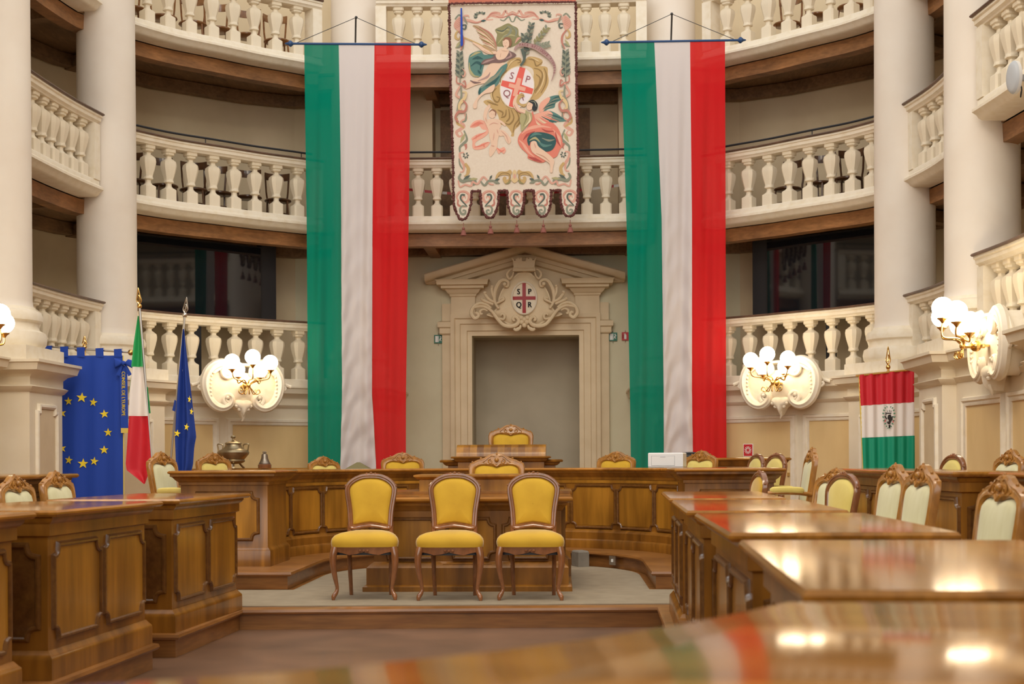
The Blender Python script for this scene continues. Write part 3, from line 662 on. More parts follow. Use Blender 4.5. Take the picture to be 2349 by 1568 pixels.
    for s in (-1,1):
        mb=MB(); cabriole(mb,s*.255,-.22,.40,frm,s); mb.build('leg',t)
        mb=MB(); mb.tube([(s*.225,.215,.40),(s*.222,.23,.2),(s*.215,.27,.0)],[.022,.02,.017],frm); mb.build('leg',t)
        if arms:
            mb=MB(); C=crom([(s*.25,.27,.64),(s*.285,.16,.655),(s*.30,0,.66),(s*.30,-.14,.655),(s*.29,-.19,.64)],3); mb.tube(C,.019,frm)
            mb.tube(crom([(s*.295,-.17,.645),(s*.285,-.13,.58),(s*.27,-.12,.50),(s*.275,-.12,.42)],3),.018,frm); ar=mb.build('armrest',t)
            mb=MB(); C=crom([(s*.275,.20,.675),(s*.295,.12,.682),(s*.302,0,.685),(s*.30,-.10,.68)],3); mb.tube(C,[.016]+[.030]*(len(C)-2)+[.016],yellow if cush in (yellow,yellowp) else yellowp,n=8,flat=.8); mb.build('arm_pad',ar)
    return t
g3='gold velvet chairs in front of the table'
c0=side_chair('leftmost of the three gold velvet side chairs on the carpet',(-.785,11.52,.168),R(1),group=g3)
dup(c0,'middle one of the three gold velvet side chairs on the carpet',(-.09,11.46,.168),R(-1))
dup(c0,'rightmost of the three gold velvet side chairs on the carpet',(.555,11.48,.168),R(-2))
gy='gold armchairs behind the horseshoe desk'
ac=armchair('gold armchair behind the horseshoe desk, left of the roll top desk',(-1.55+.0,16.95,.32),R(6),cush=yellow,group=gy)
def P3(px,d,f=0): # world x,y for a picture column at depth d
    p=at(px,1050,d); return p.x,p.y
def backat(px,d,rz,sc=1):
    x,y=P3(px,d); k=.27*sc; return x+k*sin(R(rz)),y-k*cos(R(rz))
def putc(src,label,px,d,base,rz,sc=1,group=None):
    x,y=backat(px,d,rz,sc); return dup(src,label,(x,y,base),R(rz),sc,group)
x,y=backat(925,17.4,18); ac.location=(x,y,.32); ac.rotation_euler=(0,0,R(18))
putc(ac,'gold armchair with crest right of the roll top desk, left of the printer',1410,17.6,.32,-30)
putc(ac,'gold armchair with crest in front of the roll top desk, behind the table',1139,15.15,.168,0,1.12)
putc(ac,'tall gold armchair behind the roll top desk in the doorway',1172,19.62,.54,0,1.16)
al=armchair('pale gold armchair behind the horseshoe desk, right of the printer',(0,0,0),0,cush=yellowp,group=gy)
x,y=backat(1602,16.6,-50); al.location=(x,y,.32); al.rotation_euler=(0,0,R(-50))
putc(al,'gold armchair whose crest just shows before the left tricolour',748,17.5,.32,52,.96)
putc(al,'pale armchair in front of the bronze urn',496,16.0,.32,60,1.0)
gi='ivory council armchairs'
iv=armchair('ivory armchair with gold arms standing before the left flag poles',(0,0,0),0,cush=ivory,group=gi)
x,y=backat(380,13.9,76); iv.location=(x,y,.32); iv.rotation_euler=(0,0,R(76))
iw=armchair('ivory crested chair at the left edge behind the large lower left bench',(0,0,0),0,cush=ivory,group='ivory crested chairs at the benches',arms=False)
x,y=backat(45,10.2,84); iw.location=(x,y,.168); iw.rotation_euler=(0,0,R(84)); iw.scale=(.97,)*3
if 0: putc(iv,'ivory armchair at the left edge behind the large lower left bench',45,10.2,.168,84,.97)
putc(iw,'ivory crested chair right of the leftmost one, before the blue star banner',141,11.0,.168,84,.99)
putc(iv,'ivory armchair seen from the side with gold arm, right of the horseshoe desk',1850,12.8,.32,-90,1.0)
putc(iw,'ivory crested chair half hidden behind a rounded one, right of centre',1906,11.1,.168,-66,.98)
putc(iw,'ivory crested chair behind the middle right bench, left of a matching pair',2036,9.1,.168,-84,1.02)
putc(iw,'ivory crested chair behind the middle right bench, right of a matching pair',2098,8.38,.168,-84,1.02)
putc(iw,'large ivory crested chair behind the big shiny bench at the right edge',2282,6.8,.168,-83,.98)
putc(iw,'ivory crested chair behind the outer bench at the right edge',2305,11.2,.32,-82,.97)
gs='rounded side chairs at the benches'
sp_=side_chair('pale side chair with rounded back right of the horseshoe desk end',(0,0,0),0,cush=yellowp,group=gs)
x,y=backat(1783,14.2,-71); sp_.location=(x,y,.32); sp_.rotation_euler=(0,0,R(-71))
putc(sp_,'pale side chair with rounded back behind the end of the horseshoe desk',1738,15.9,.32,-75,1.0)
putc(sp_,'pale side chair with rounded back right of the small emblem banner',2190,12.1,.32,-78,.98)
putc(sp_,'rounded side chair standing in front of a crested one behind the right benches',1938,10.35,.168,-70,1.0)
sy=putc(c0,'gold side chair behind the farthest right row bench, by the desk end',1745,11.9,.168,-82,1.0,gs)
# bentwood chairs in the galleries
def gal_chair(m,label,loc,rz,group):
    t=thing('bentwood_chair',label,'chair',loc,rz,group)
    mb=MB(); mb.lathe([(.02,.44),(.19,.44),(.205,.45),(.205,.465),(.19,.475),(.02,.470)],m,n=18); mb.build('seat',t)
    mb=MB(); mb.rings([[(.205*sin(a)*k,.0+.205*cos(a)*k,.80+.11*e) for k,e in ((1,0),(1.03,1),(1.11,1),(1.08,0))] for a in [R(-58+116*i/10) for i in range(11)]],m); mb.build('backrest',t)
    for s in (-1,1):
        mb=MB(); mb.tube(crom([(s*.18,.13,.88),(s*.165,.15,.62),(s*.15,.14,.45),(s*.16,.17,.0)],3),.015,m,n=6); mb.build('leg',t)
        mb=MB(); mb.tube([(s*.13,-.12,.44),(s*.16,-.17,0)],.014,m,n=6); mb.build('leg',t)
    mb=MB(); mb.tube([(.15*cos(2*PI*i/14),.15*sin(2*PI*i/14),.25) for i in range(14)],.009,m,n=5,closed=True); mb.build('ring_stretcher',t)
    return t
for side,sn in ((-1,'left'),(1,'right')):
    for tier,zf,tn in ((2,4.79,'middle'),(3,7.22,'top')):
        m=bent if tier==2 else bentl; g='bentwood chairs in the %s gallery on the %s'%(tn,sn)
        lb='bentwood chair behind the %s gallery balustrade, %s of the banners'%(tn,sn)
        P=[(-x,y) for x,y in B12] if side<0 else B12
        P=P if side>0 else P
        first=None
        fpos=[.12,.26,.39,.52,.65,.78,.9] if side<0 else [.3,.46,.6,.74,.88]
        if side>0 and tier==3: fpos=[.3,.45,.62,.78]
        for q in fpos:
            s=plen(B12)[-1]*q; f_,L_=pmap(B12); x,y,tx,ty=f_(s)
            x+=-ty*.45; y+=tx*.45   # behind the rail
            x*=side
            rz=math.atan2(14-y,0-x)+PI/2+R(random.uniform(-25,25))
            if first is None: first=gal_chair(m,lb,(x,y,zf),rz,g)
            else: dup(first,lb,(x,y,zf),rz)
# ---------------------------------------------------------------- plaster cartouches with lamps
def flip(P): return [(-a,b) for a,b in P]
def sconce(label,lamp,x,y,z,rz,sc=1.0):
    t=thing('plaster_cartouche',label,'wall ornament',(x,y,z),rz,'plaster cartouches behind the lamps',sc)
    k=1/789.
    half=[(0,.185),(.08,.165),(.16,.20),(.22,.255),(.30,.285),(.37,.262),(.43,.20),(.475,.12),(.485,.02),(.47,-.08),(.42,-.20),(.34,-.275),(.25,-.295),(.17,-.25),(.09,-.215),(0,-.205)]
    out=sym(crom(half,4)); 
    mb=MB(); mb.plate(out,-.10,.05,plasterd); mb.dome(offs(out,-.03),.05,.030,plasterd,lip=.01); mb.build('shield_plate',t)
    for s in (-1,1):
        mb=MB()
        # outer C scroll: from top scroll round the side to bottom scroll
        C=crom([(.20,.155),(.155,.125),(.12,.165),(.15,.235),(.235,.285),(.33,.28),(.43,.215),(.49,.10),(.495,-.03),(.45,-.17),(.37,-.26),(.27,-.29),(.18,-.25),(.15,-.18),(.185,-.13),(.225,-.155)],4)
        n=len(C); mb.tube([(s*a,-.08,b) for a,b in C],[.024+.040*sin(PI*min(1,(i+2)/(n+3)))**.7 for i in range(n)],plasterd,n=8,flat=.9)
        mb.tube([(s*a,-.125,b) for a,b in C[4:-4]],[.010+.010*sin(PI*i/(n-9)) for i in range(n-8)],plasterd,n=6)
        C2=spiral(s*.205,.165,.085,1.6,R(60 if s>0 else 120),-s,24); mb.tube([(a,-.11,b) for a,b in C2],[.030-.018*i/24 for i in range(25)],plasterd,n=7)
        C2=spiral(s*.20,-.175,.075,1.5,R(-60 if s>0 else -120),s,24); mb.tube([(a,-.10,b) for a,b in C2],[.026-.016*i/24 for i in range(25)],plasterd,n=7)
        mb.sphere((s*.205,-.10,.16),.034,plasterd,10); mb.sphere((s*.215,-.10,-.155),.030,plasterd,10)
        for q in range(6): # leaf along the side
            a=R(55-18*q); mb.sphere((s*(.405+.03*cos(a)),-.12,.12-.05*q),.018,plasterd,8)
        C=crom([(s*.40,-.06,.24),(s*.47,-.05,.20),(s*.53,-.04,.10),(s*.57,-.03,.035),(s*.66,-.03,.0)],4); mb.tube(C,.026,plasterd,n=8)
        mb.tube(crom([(s*.50,-.05,-.03),(s*.54,-.06,-.06),(s*.58,-.06,-.03),(s*.56,-.06,.0)],3),.018,plasterd)
        mb.build('scroll',t)
    mb=MB(); rs=[]
    for d,kk in ((.02,1.0),(-.10,1.02),(-.16,.9)):
        rs.append([(u*kk,d,v) for u,v in [(.47*cos(R(a)),.06+.24*sin(R(a))) for a in range(20,161,10)]])
    mb.rings([[(p[0]*kk,dd,p[2]*kk) for kk,dd in ((1,.10),(1.02,-.09),(.98,-.13),(.90,-.12),(.90,.10))] for p in [(.50*cos(R(a)),0,.02+.27*sin(R(a))) for a in range(28,153,8)]],plasterd); mb.build('hood',t)
    mb=MB()
    sh=sym(crom([(0,-.185),(.07,-.175),(.12,-.20),(.13,-.24),(.10,-.29),(.06,-.32),(.03,-.37),(0,-.42)],3)); mb.dome(sh,.02,.13,plasterd,lip=.03); mb.plate(sh,-.05,.02,plasterd)
    for i in range(5): a=R(-160+35*i); mb.sphere((.10*cos(a),-.10,-.235+.085*sin(a)),.026,plasterd,8)
    mb.tube([(0,-.08,-.36),(.01,-.06,-.42),(-.01,-.05,-.46)],[.03,.018,.006],plasterd); mb.build('shell_drop',t)
    l=thing('wall_lamp',lamp,'lamp',(x,y,z),rz,'brass wall lamps with opal globes',sc)
    mb=MB(); mb.sphere((0,-.20,-.01),.052,gold,14); mb.tube([(0,-.12,-.01),(0,-.30,-.01)],.020,gold); mb.lathe([(.0,0),(.055,.0),(.055,.02),(.0,.02)],gold,c=(0,-.13,-.02)); mb.sphere((0,-.32,-.01),.030,gold,12); mb.build('wall_mount',l)
    for u,v,d in ((-.25,.19,.44),(0,.25,.50),(.25,.19,.44),(-.14,.10,.30),(.16,.10,.30)):
        mb=MB(); mb.tube(crom([(0,-.32,-.01),(u*.25,-.32,.03),(u*.55,-.36,.06),(u*.9,-d,.08 if v>.15 else .02),(u,-d,v-.03)],5),.0085,gold); 
        mb.tube(crom([(0,-.32,-.01),(u*.2,-.33,-.07),(u*.35,-.34,-.12),(u*.55,-.36,-.10),(u*.5,-.35,-.06),(u*.38,-.345,-.075)],4),.007,gold,n=6)
        mb.lathe([(.008,-.05),(.03,-.02),(.048,-.01),(.05,.0),(.02,.0)],gold,c=(u,-d,v)); a=mb.build('arm',l)
        mb=MB(); mb.sphere((u,-d,v+.095),.098,globem,20); mb.build('globe',a,'lit opal glass globe')
    return t
x,y=P3(545,20.05); sconce('white plaster scroll cartouche left of the left tricolour banner','lit five globe brass wall lamp left of the left tricolour banner',x+.08,y-.10,2.33,R(30),1.08)
x,y=P3(1806,20.0); sconce('white plaster scroll cartouche right of the right tricolour banner','lit five globe brass wall lamp right of the right tricolour banner',x-.08,y-.10,2.33,R(-30),1.08)
sconce('white plaster scroll cartouche at the right edge, seen from the side','lit brass wall lamp at the right edge, nearest the camera',4.86,13.45,2.33,R(-90),1.02)
sconce('white plaster cartouche just outside the left edge of view','lit globe lamp peeping in at the left edge of the picture',-4.98,13.15,2.33,R(90),1.0)
# ---------------------------------------------------------------- coat of arms over the door
k=1/1060.  # zoom pixels per metre, origin at (1058,830)
def q(P): return [((x-1058)*k,(830-y)*k) for x,y in P]
c=at(1202,682,22.45)
t=thing('coat_of_arms','carved stone coat of arms with crown and red cross above the doorway','coat of arms',(c.x,22.66,c.z))
body=sym(crom([(0,455),(95,440),(150,395),(260,300),(330,230),(400,110),(440,-10),(455,-120),(520,-205),(640,-260),(560,-300),(430,-330),(330,-400),(190,-450),(60,-400),(0,-390)],3))
body=[(x*k,y*k) for x,y in body]
mb=MB(); mb.plate(body,-.28,.05,doorst); mb.dome(offs(body,-.02),.05,.06,doorst,lip=.012); mb.build('shield_back',t)
el=lambda rx,rz_,n=40:[(rx*cos(2*PI*i/n),rz_*sin(2*PI*i/n)) for i in range(n)]
mb=MB(); mb.frame(el(.19,.248),[(-.012,.10),(-.008,.15),(.006,.16),(.018,.15),(.022,.10)],plasterd); mb.dome(el(.19,.248),.12,.02,plaster,lip=.002)
def bulge(u,v): return .12+.02+.002+.0*(u+v)
dm=lambda u,v: .12+.002+.018*max(0,1-((u/.19)**2+(v/.248)**2)**1.1)**.62+.006
def onS(P): return [(u,-dm(u,v),v) for u,v in P]
for bar in ('v','h'):
    N=14; a=[];b=[]
    for i in range(N+1):
        s=-1+2*i/N
        if bar=='v': a.append((-.028,s*.243)); b.append((.028,s*.243))
        else: a.append((s*.186,-.028)); b.append((s*.186,.028))
    mb.rings([onS([p])+onS([r]) for p,r in zip(a,b)],redp,closed=False,cap=False)
for ch,u,v in (('S',-.088,.098),('P',.088,.098),('Q',-.085,-.11),('R',.088,-.11)):
    for dx in (-.004,0,.004): text_mesh(mb,ch,.125,black,lambda a,b,u=u,v=v,dx=dx:(u+a*.85+dx,-dm(u,v)-.006,v+b))
mb.build('oval_shield',t)
mb=MB()
cr=[(-.165,0),(.165,0),(.17,.035),(.165,.05),(.175,.16),(.20,.21),(.175,.205),(.165,.185),(.15,.165),(.135,.165),(.135,.20),(.11,.195),(.11,.21),(.08,.21),(.08,.195),(.06,.195),(.06,.21),(.035,.21),(.03,.16),(.01,.155),(-.01,.155),(-.03,.16),(-.035,.21),(-.06,.21),(-.06,.195),(-.08,.195),(-.08,.21),(-.11,.21),(-.11,.195),(-.135,.20),(-.135,.165),(-.15,.165),(-.165,.185),(-.175,.205),(-.20,.21),(-.175,.16),(-.165,.05),(-.17,.035)]
cr=[(a,b+.43) for a,b in cr]; mb.plate(cr,.0,.13,doorst); mb.frame([(-.165,.44),(.165,.44),(.165,.47),(-.165,.47)],[(0,.12),(0,.15),(.012,.155),(.018,.13)],doorst); mb.build('mural_crown',t)
for s in (-1,1):
    mb=MB()
    def sc_(P,r0,r1,m=doorst,d=.12):
        C=crom(P,4); n=len(C); mb.tube([(s*a*k,-d,b*k) for a,b in C],[(r0+(r1-r0)*abs(2*i/n-1)) for i in range(n)],m,n=8)
    sc_([(330,210),(280,200),(270,270),(330,310),(400,290),(450,220),(490,120),(500,0),(480,-90),(430,-170)],.036,.016)
    mb.sphere((s*.31,-.14,.225),.035,doorst,10)
    sc_([(480,-90),(420,-60),(350,-20),(360,20),(400,-10)],.026,.012)
    sc_([(560,-160),(640,-100),(760,-80),(860,-150),(890,-250),(830,-330),(770,-290),(790,-240),(820,-250)],.034,.018)
    sc_([(620,-210),(680,-180),(740,-210),(730,-260),(700,-250)],.022,.010)
    sc_([(500,-60),(580,-20),(650,60),(660,90)],.026,.020); mb.sphere((s*.625,-.13,.09),.028,doorst,8)
    sc_([(500,0),(540,90),(545,180),(540,200)],.022,.018); mb.sphere((s*.51,-.13,.19),.024,doorst,8)
    sc_([(520,-100),(640,-50),(700,-20),(700,0)],.026,.020); mb.sphere((s*.67,-.13,-.01),.026,doorst,8)
    sc_([(860,-150),(700,-130),(560,-200),(460,-330),(360,-440),(240,-470),(130,-440),(95,-370),(150,-310),(190,-350),(160,-380)],.036,.020)
    sc_([(430,-330),(350,-350),(330,-290),(370,-260),(400,-290)],.024,.012)
    sc_([(180,440),(200,370),(250,330),(290,400),(250,470),(200,490)],.022,.010)
    sc_([(60,-450),(80,-500),(140,-530),(180,-510)],.034,.014)
    mb.build('scrollwork',t)
mb=MB(); 
for a,b in ((0,-.34),(-.05,-.31),(.05,-.31),(-.04,-.38),(.04,-.38),(0,-.43)): mb.sphere((a,-.12,b),.042,doorst,10)
mb.build('rosette',t)
# ---------------------------------------------------------------- screens
for s,nm in ((-1,'left'),(1,'right')):
    t=thing('wall_screen','large black television screen in the lowest gallery on the '+nm,'television',(s*4.62 if s>0 else -4.66,21.12,3.98),R(-43*s),'screens in the lowest galleries')
    mb=MB(); mb.box((0,.05,0),(2.10,.08,1.22),blackp); mb.build('housing',t)
    mb=MB(); mb.box((0,.0,0),(2.04,.022,1.16),blackg); mb.build('screen',t,'glossy black glass')
    mb=MB(); mb.box((1.2*-s,.12,.02),(.26,.14,1.28),iron); mb.build('side_bracket',t)
    mb=MB(); mb.box((0,.16,-.9),(.12,.1,1.2),iron); mb.build('support_post',t)
# ---------------------------------------------------------------- signs, small things
def sign(name,lb,px,py,w_,h_,draw,z=22.93,m=sigg):
    c=at(px,py,z); t=thing(name,lb,'sign',(c.x,22.985,c.z)); mb=MB(); mb.plate([(-w_/2,-h_/2),(w_/2,-h_/2),(w_/2,h_/2),(-w_/2,h_/2)],0,.012,m)
    draw(mb); mb.build('panel',t); mb=MB()
    for v in (-1,1): mb.tube([(0,-.004,v*h_/2),(0,-.004,v*(h_/2+.03))],.007,steel)
    mb.build('bracket',t); return t
def exitd(mb):
    mb.face([(-.05,-.05),(-.005,-.05),(-.005,.05),(-.05,.05)],.0135,sigw); mb.face([(.0,-.05),(.008,-.05),(.008,.05),(.0,.05)],.0135,sigw)
    mb.face([(.025,.03),(.045,.03),(.045,.045),(.025,.045)],.0135,sigw)
    mb.face([(.02,.0),(.035,.025),(.055,.02),(.055,.012),(.04,.01),(.038,-.01),(.05,-.03),(.042,-.034),(.028,-.012),(.018,-.03),(.01,-.028),(.022,-.005)],.0135,sigw)
sign('exit_sign','green emergency exit sign on the wall left of the doorway',1004,776,.135,.135,exitd)
sign('exit_sign','green emergency exit sign on the wall right of the doorway',1406,772,.135,.135,exitd)
def exting(mb):
    mb.face([(-.015,-.045),(.02,-.045),(.02,.02),(.01,.03),(-.005,.03),(-.015,.02)],.0135,sigw); mb.face([(-.02,.03),(.01,.034),(.01,.042),(-.02,.042)],.0135,sigw)
    mb.frame([(-.04,-.03),(-.034,-.03),(-.034,.03),(-.04,.03)],[(0,.0135),(.003,.0135)],sigw)
sign('fire_extinguisher_sign','small red fire extinguisher sign beside the right tricolour banner',1434,771,.11,.13,exting,m=sigr)
c=at(1716,1032,20.1); t=thing('alarm_sign','small square red sign with white rays on the ochre door','sign',(c.x,c.y-.0,c.z),R(-35))
mb=MB(); mb.plate([(-.075,-.09),(.075,-.09),(.075,.09),(-.075,.09)],-.02,.0,sigw); mb.plate([(-.068,-.082),(.068,-.082),(.068,.082),(-.068,.082)],0,.002,sigr)
for i in range(12):
    a=R(15+30*i); mb.face([(.02*cos(a-.15),.02*sin(a-.15)),(.055*cos(a-.1),.055*sin(a-.1)),(.055*cos(a+.1),.055*sin(a+.1)),(.02*cos(a+.15),.02*sin(a+.15))],.0035,sigw)
mb.build('panel',t)
# urn and bell on the sideboard
x,y=P3(535,18.75); 
t=thing('bronze_urn','big-bellied bronze urn with two handles and lid on the sideboard','urn',(x,y,SBZ))
mb=MB(); mb.lathe([(.02,.055),(.09,.06),(.125,.07),(.15,.085),(.155,.10),(.145,.115),(.175,.15),(.205,.185),(.21,.21),(.195,.232),(.15,.25),(.118,.275),(.108,.30),(.10,.32)],bronze,n=28); mb.build('bowl',t)
mb=MB(); mb.lathe([(.11,.32),(.112,.33),(.085,.345),(.04,.36),(.015,.375),(.014,.39),(.032,.405),(.034,.415),(.02,.43),(.004,.432)],bronze,n=24); mb.build('lid',t)
for s in (-1,1):
    mb=MB(); mb.tube(crom([(s*.14,0,.25),(s*.135,0,.30),(s*.165,0,.318),(s*.205,0,.315),(s*.20,0,.27),(s*.195,0,.23)],4),.010,bronze,n=6); mb.build('handle',t)
for i in range(3):
    a=R(-90+120*i+15); mb=MB(); mb.tube(crom([(.08*cos(a),.08*sin(a),.08),(.12*cos(a),.12*sin(a),.04),(.15*cos(a),.15*sin(a),.012),(.17*cos(a),.17*sin(a),.01)],3),.013,bronze); mb.build('foot',t)
x,y=P3(607,18.75)
t=thing('bronze_bell','small dark bronze bell on a block right of the urn','bell',(x,y,SBZ))
mb=MB(); mb.lathe([(.088,.0),(.09,.045),(.085,.05)],chaird,n=14); mb.build('block',t)
mb=MB(); mb.lathe([(.075,.05),(.078,.06),(.06,.09),(.045,.13),(.040,.17),(.034,.185),(.015,.19)],bronzed,n=24)
for a in range(4): mb.tube(crom([(.0,0,.185),(.02*cos(a*PI/2),.02*sin(a*PI/2),.20),(.018*cos(a*PI/2),.018*sin(a*PI/2),.215),(0,0,.21)],3),.006,bronzed,n=6)
mb.build('bell_body',t)
# printer on the horseshoe desk and a phone on the side desk
x,y=P3(1531,15.98)
t=thing('printer','white printer box standing on the horseshoe desk','printer',(x,y,1.188),R(-12))
mb=MB(); mb.slab([(-.195,-.15),(.195,-.15),(.195,.15),(-.195,.15)],[(-.006,0),(0,.006),(0,.152),(-.008,.162)],whitep); mb.build('case',t)
mb=MB(); mb.plate([(-.155,.02),(.10,.02),(.10,.125),(-.155,.125)],.149,.153,whitep); mb.frame([(-.155,.02),(.10,.02),(.10,.125),(-.155,.125)],[(0,.150),(.002,.152),(.004,.150)],greyp); mb.plate([(-.06,.112),(.0,.112),(.0,.118),(-.06,.118)],.153,.155,greyp); mb.build('tray_door',t)
x,y=P3(1567,18.15)
t=thing('telephone','small black telephone on the corner of the side desk','telephone',(x+.10,y+.12,1.292))
mb=MB(); mb.slab([(-.11,-.08),(.11,-.08),(.11,.08),(-.11,.08)],[(0,0),(0,.02),(-.02,.045)],blackp); mb.build('base',t); mb=MB(); mb.tube(crom([(-.11,0,.05),(-.06,0,.058),(.06,0,.058),(.11,0,.05)],3),.016,blackp); mb.build('handset',t)
x,y=P3(822,19.4)
t=thing('reading_stand','tent-shaped olive cover just under the left tricolour banner','stand',(x,y,.32))
mb=MB(); mb.box((0,0,.40),(.35,.3,.80),walnut); mb.build('stand',t); mb=MB(); mb.rings([[(-.24,-.18,.80),(.24,-.18,.80),(.24,.18,.80),(-.24,.18,.80)],[(-.02,-.01,.935),(.02,-.01,.935),(.02,.01,.935),(-.02,.01,.935)]],mat('olive felt',(.22,.19,.09),.9)); mb.build('cover',t)
c=onh(1333,1290,.17); t=thing('stone_block','grey stone block lying at the back of the carpet','block',(.965,14.85,.168),R(20)); mb=MB(); mb.slab([(-.06,-.10),(.06,-.10),(.06,.10),(-.06,.10)],[(0,0),(0,.15),(-.012,.165)],stone); mb.build('stone',t)
t=thing('socket_plate','small metal switch plate on the riser of the horseshoe step','socket',(1.30,14.60,.245),R(-57)); mb=MB(); mb.plate([(-.055,-.045),(.055,-.045),(.055,.045),(-.055,.045)],0,.012,steel); mb.build('plate',t); mb=MB(); mb.plate([(-.01,-.015),(.01,-.015),(.01,.015),(-.01,.015)],.012,.02,sigw); mb.build('switch',t)
# wireless box at the right edge
c=at(2336,186,13.0); t=thing('access_point','oval grey wireless box hanging under the right edge balustrade','wireless box',(4.90,13.05,c.z),R(-75))
mb=MB(); o=[(.10*cos(2*PI*i/28)*(1),.15*sin(2*PI*i/28)) for i in range(28)]; mb.plate(o,-.02,.01,whitep); mb.dome(o,.01,.035,greyp,lip=.006); mb.build('shell',t)
mb=MB(); mb.tube(crom([(0,.02,-.02),(.05,.04,-.10),(.02,.05,-.18),(-.02,.08,-.12)],4),.006,blackp); mb.box((0,.10,0),(.05,.16,.05),greyp); mb.build('cable',t)
# ---------------------------------------------------------------- hanging tricolours
def lerp_keys(K,y):
    for a,b in zip(K,K[1:]):
        if y<=b[0] or b is K[-1]:
            t=(y-a[0])/(b[0]-a[0]); return [p+(q_-p)*t for p,q_ in zip(a[1:],b[1:])]
def tricolour(label,K,zt,zc,pole,hang,swag):
    y0,y1=K[0][0],K[-1][0]
    t=thing('tricolour_banner',label,'flag',tuple(at((K[0][1]+K[0][4])/2,y0,zt)),0,'long hanging tricolour banners')
    L0=t.location.copy()
    def surf(i,m):
        def fn(u,v):
            y=y0+(y1-y0)*v; e=lerp_keys(K,y); px=e[i]+(e[i+1]-e[i])*u
            p=at(px,y,zt); g=min(1,v*3)
            d=.026*g*sin(px*.11+.004*y)+.014*g*sin(px*.23+1.3+v*2)
            if i==1 and swag: # sagging diagonal wrinkles of the white field
                q_=max(0,(v-.25)/.75); ph=(y*.07-22*(u-.5)**2+6*(u)) ; d+=.034*q_*sin(ph)*(.4+.6*sin(PI*u))
                d+=.008*sin(y*.15+u*9)*q_
            d+=.02*v*sin(i*2+u*5)
            return (p.x-L0.x,p.y-L0.y-d,p.z-L0.z)
        mb=MB(); mb.grid(fn,26,150 if i==1 else 70,m); o=mb.build('%s_stripe'%('green','white','red')[i],t,ang=180)
    for i,m in enumerate((green,white,red)): surf(i,m)
    mb=MB(); a=at(pole[0],pole[1],zt)-L0; b=at(pole[2],pole[3],zt)-L0; mb.tube([a,b],.017,bluepole)
    dv=(b-a).normalized()
    for p,s in ((a,-1),(b,1)):
        mb.tube([p-dv*s*.03,p-dv*s*.0,p+dv*s*.02,p+dv*s*.05,p+dv*s*.09],[.017,.045,.045,.02,.008],bluepole,n=10)
    mb.build('pole',t)
    mb=MB(); h=at(hang[0],hang[1],zt)-L0
    mb.tube([a+dv*.05,h],.005,iron,n=5); mb.tube([h,b-dv*.05],.005,iron,n=5); mb.build('cord',t)
    mb=MB(); hb=at(hang[0]-2,hang[1]+75,21.45)-L0; mb.tube([hb,h+Vector((0,-.03,0))],.013,iron,n=6); mb.sphere(h,.022,iron,8); mb.build('hook',t)
tricolour('long green, white and red banner hanging left of the tapestry',[(98,698,777,859,943),(500,703,783,855,937),(900,706,786,853,931),(1180,708,779,868,931)],20.55,7.4,(668,100,965,102),(817,40),True)
tricolour('long green, white and red banner hanging right of the tapestry',[(95,1423,1501,1583,1663),(500,1437,1518,1587,1664),(900,1445,1522,1587,1666),(1180,1449,1523,1592,1668)],20.55,7.4,(1393,97,1697,92),(1541,32),True)

# barrier tape in the middle gallery
tape=MB(); rw_=[(-1.9,5.50),(-1.2,5.42),(-.5,5.36),(.4,5.38),(1.2,5.44),(1.9,5.52)]
for i,((x0,z0),(x1,z1)) in enumerate(zip(rw_,rw_[1:])):
    for k in range(4):
        a=k/4; b=(k+1)/4; xa,xb=x0+(x1-x0)*a,x0+(x1-x0)*b; za_,zb2=z0+(z1-z0)*a,z0+(z1-z0)*b
        tape.add([(xa,21.95,za_-.02),(xb,21.95,zb2-.02),(xb,21.95,zb2+.02),(xa,21.95,za_+.02),(xa,21.955,za_-.02),(xb,21.955,zb2-.02),(xb,21.955,zb2+.02),(xa,21.955,za_+.02)],[(0,1,2,3),(7,6,5,4),(0,4,5,1),(3,2,6,7)],sigr if k%2 else sigw)
tag(tape.build('barrier_tape'),'red and white barrier tape strung behind the middle gallery balustrade','tape')
# ---------------------------------------------------------------- tapestry
TZ=20.55; sT=F/TZ
tb=mat('tapestry cream ground',(.76,.66,.55),.85,col2=(.72,.61,.50),nscale=30)
C_=dict(rose=(.50,.20,.155),rosl=(.66,.36,.28),sage=(.10,.125,.105),grg=(.25,.265,.20),och=(.55,.37,.16),ochd=(.30,.19,.075),ochl=(.70,.52,.28),teal=(.035,.10,.105),teall=(.10,.22,.20),oliv=(.27,.25,.12),olil=(.42,.38,.20),skin=(.78,.55,.41),skind=(.55,.32,.22),cross=(.74,.13,.10),shw=(.80,.73,.74),fringe=(.13,.04,.035),purp=(.20,.12,.115),purl=(.42,.27,.25),cor=(.72,.22,.16),corl=(.80,.40,.30),cord=(.42,.08,.07),hdk=(.03,.035,.04),hbr=(.28,.13,.08),pale=(.74,.62,.42),wing=(.48,.32,.20),velv=(.55,.17,.11),ribt=(.30,.10,.12))
C_={k:mat('tapestry '+k,v,.85) for k,v in C_.items()}
def A_(x,y): return (1025+x/5.6,y/5.6)
def B_(x,y): return (1025+x/5.142,240+y/5.142)
base=at(1180,250,TZ)
tp=thing('tapestry','large cream tapestry with winged figures, red cross shield and lobed lower edge','tapestry',tuple(base))
def TM(px,py,d):
    u=(px-1180)/sT; v=(250-py)/sT
    return (u,-d,v-u*.0052)
art=MB(); LY=[0]
def poly(f,P,c,sm=True):
    P=[f(*p) for p in P]
    if sm: P=crom(P,4,closed=True)
    LY[0]+=1; art.face(P,.006+LY[0]*.0006,C_[c],TM)
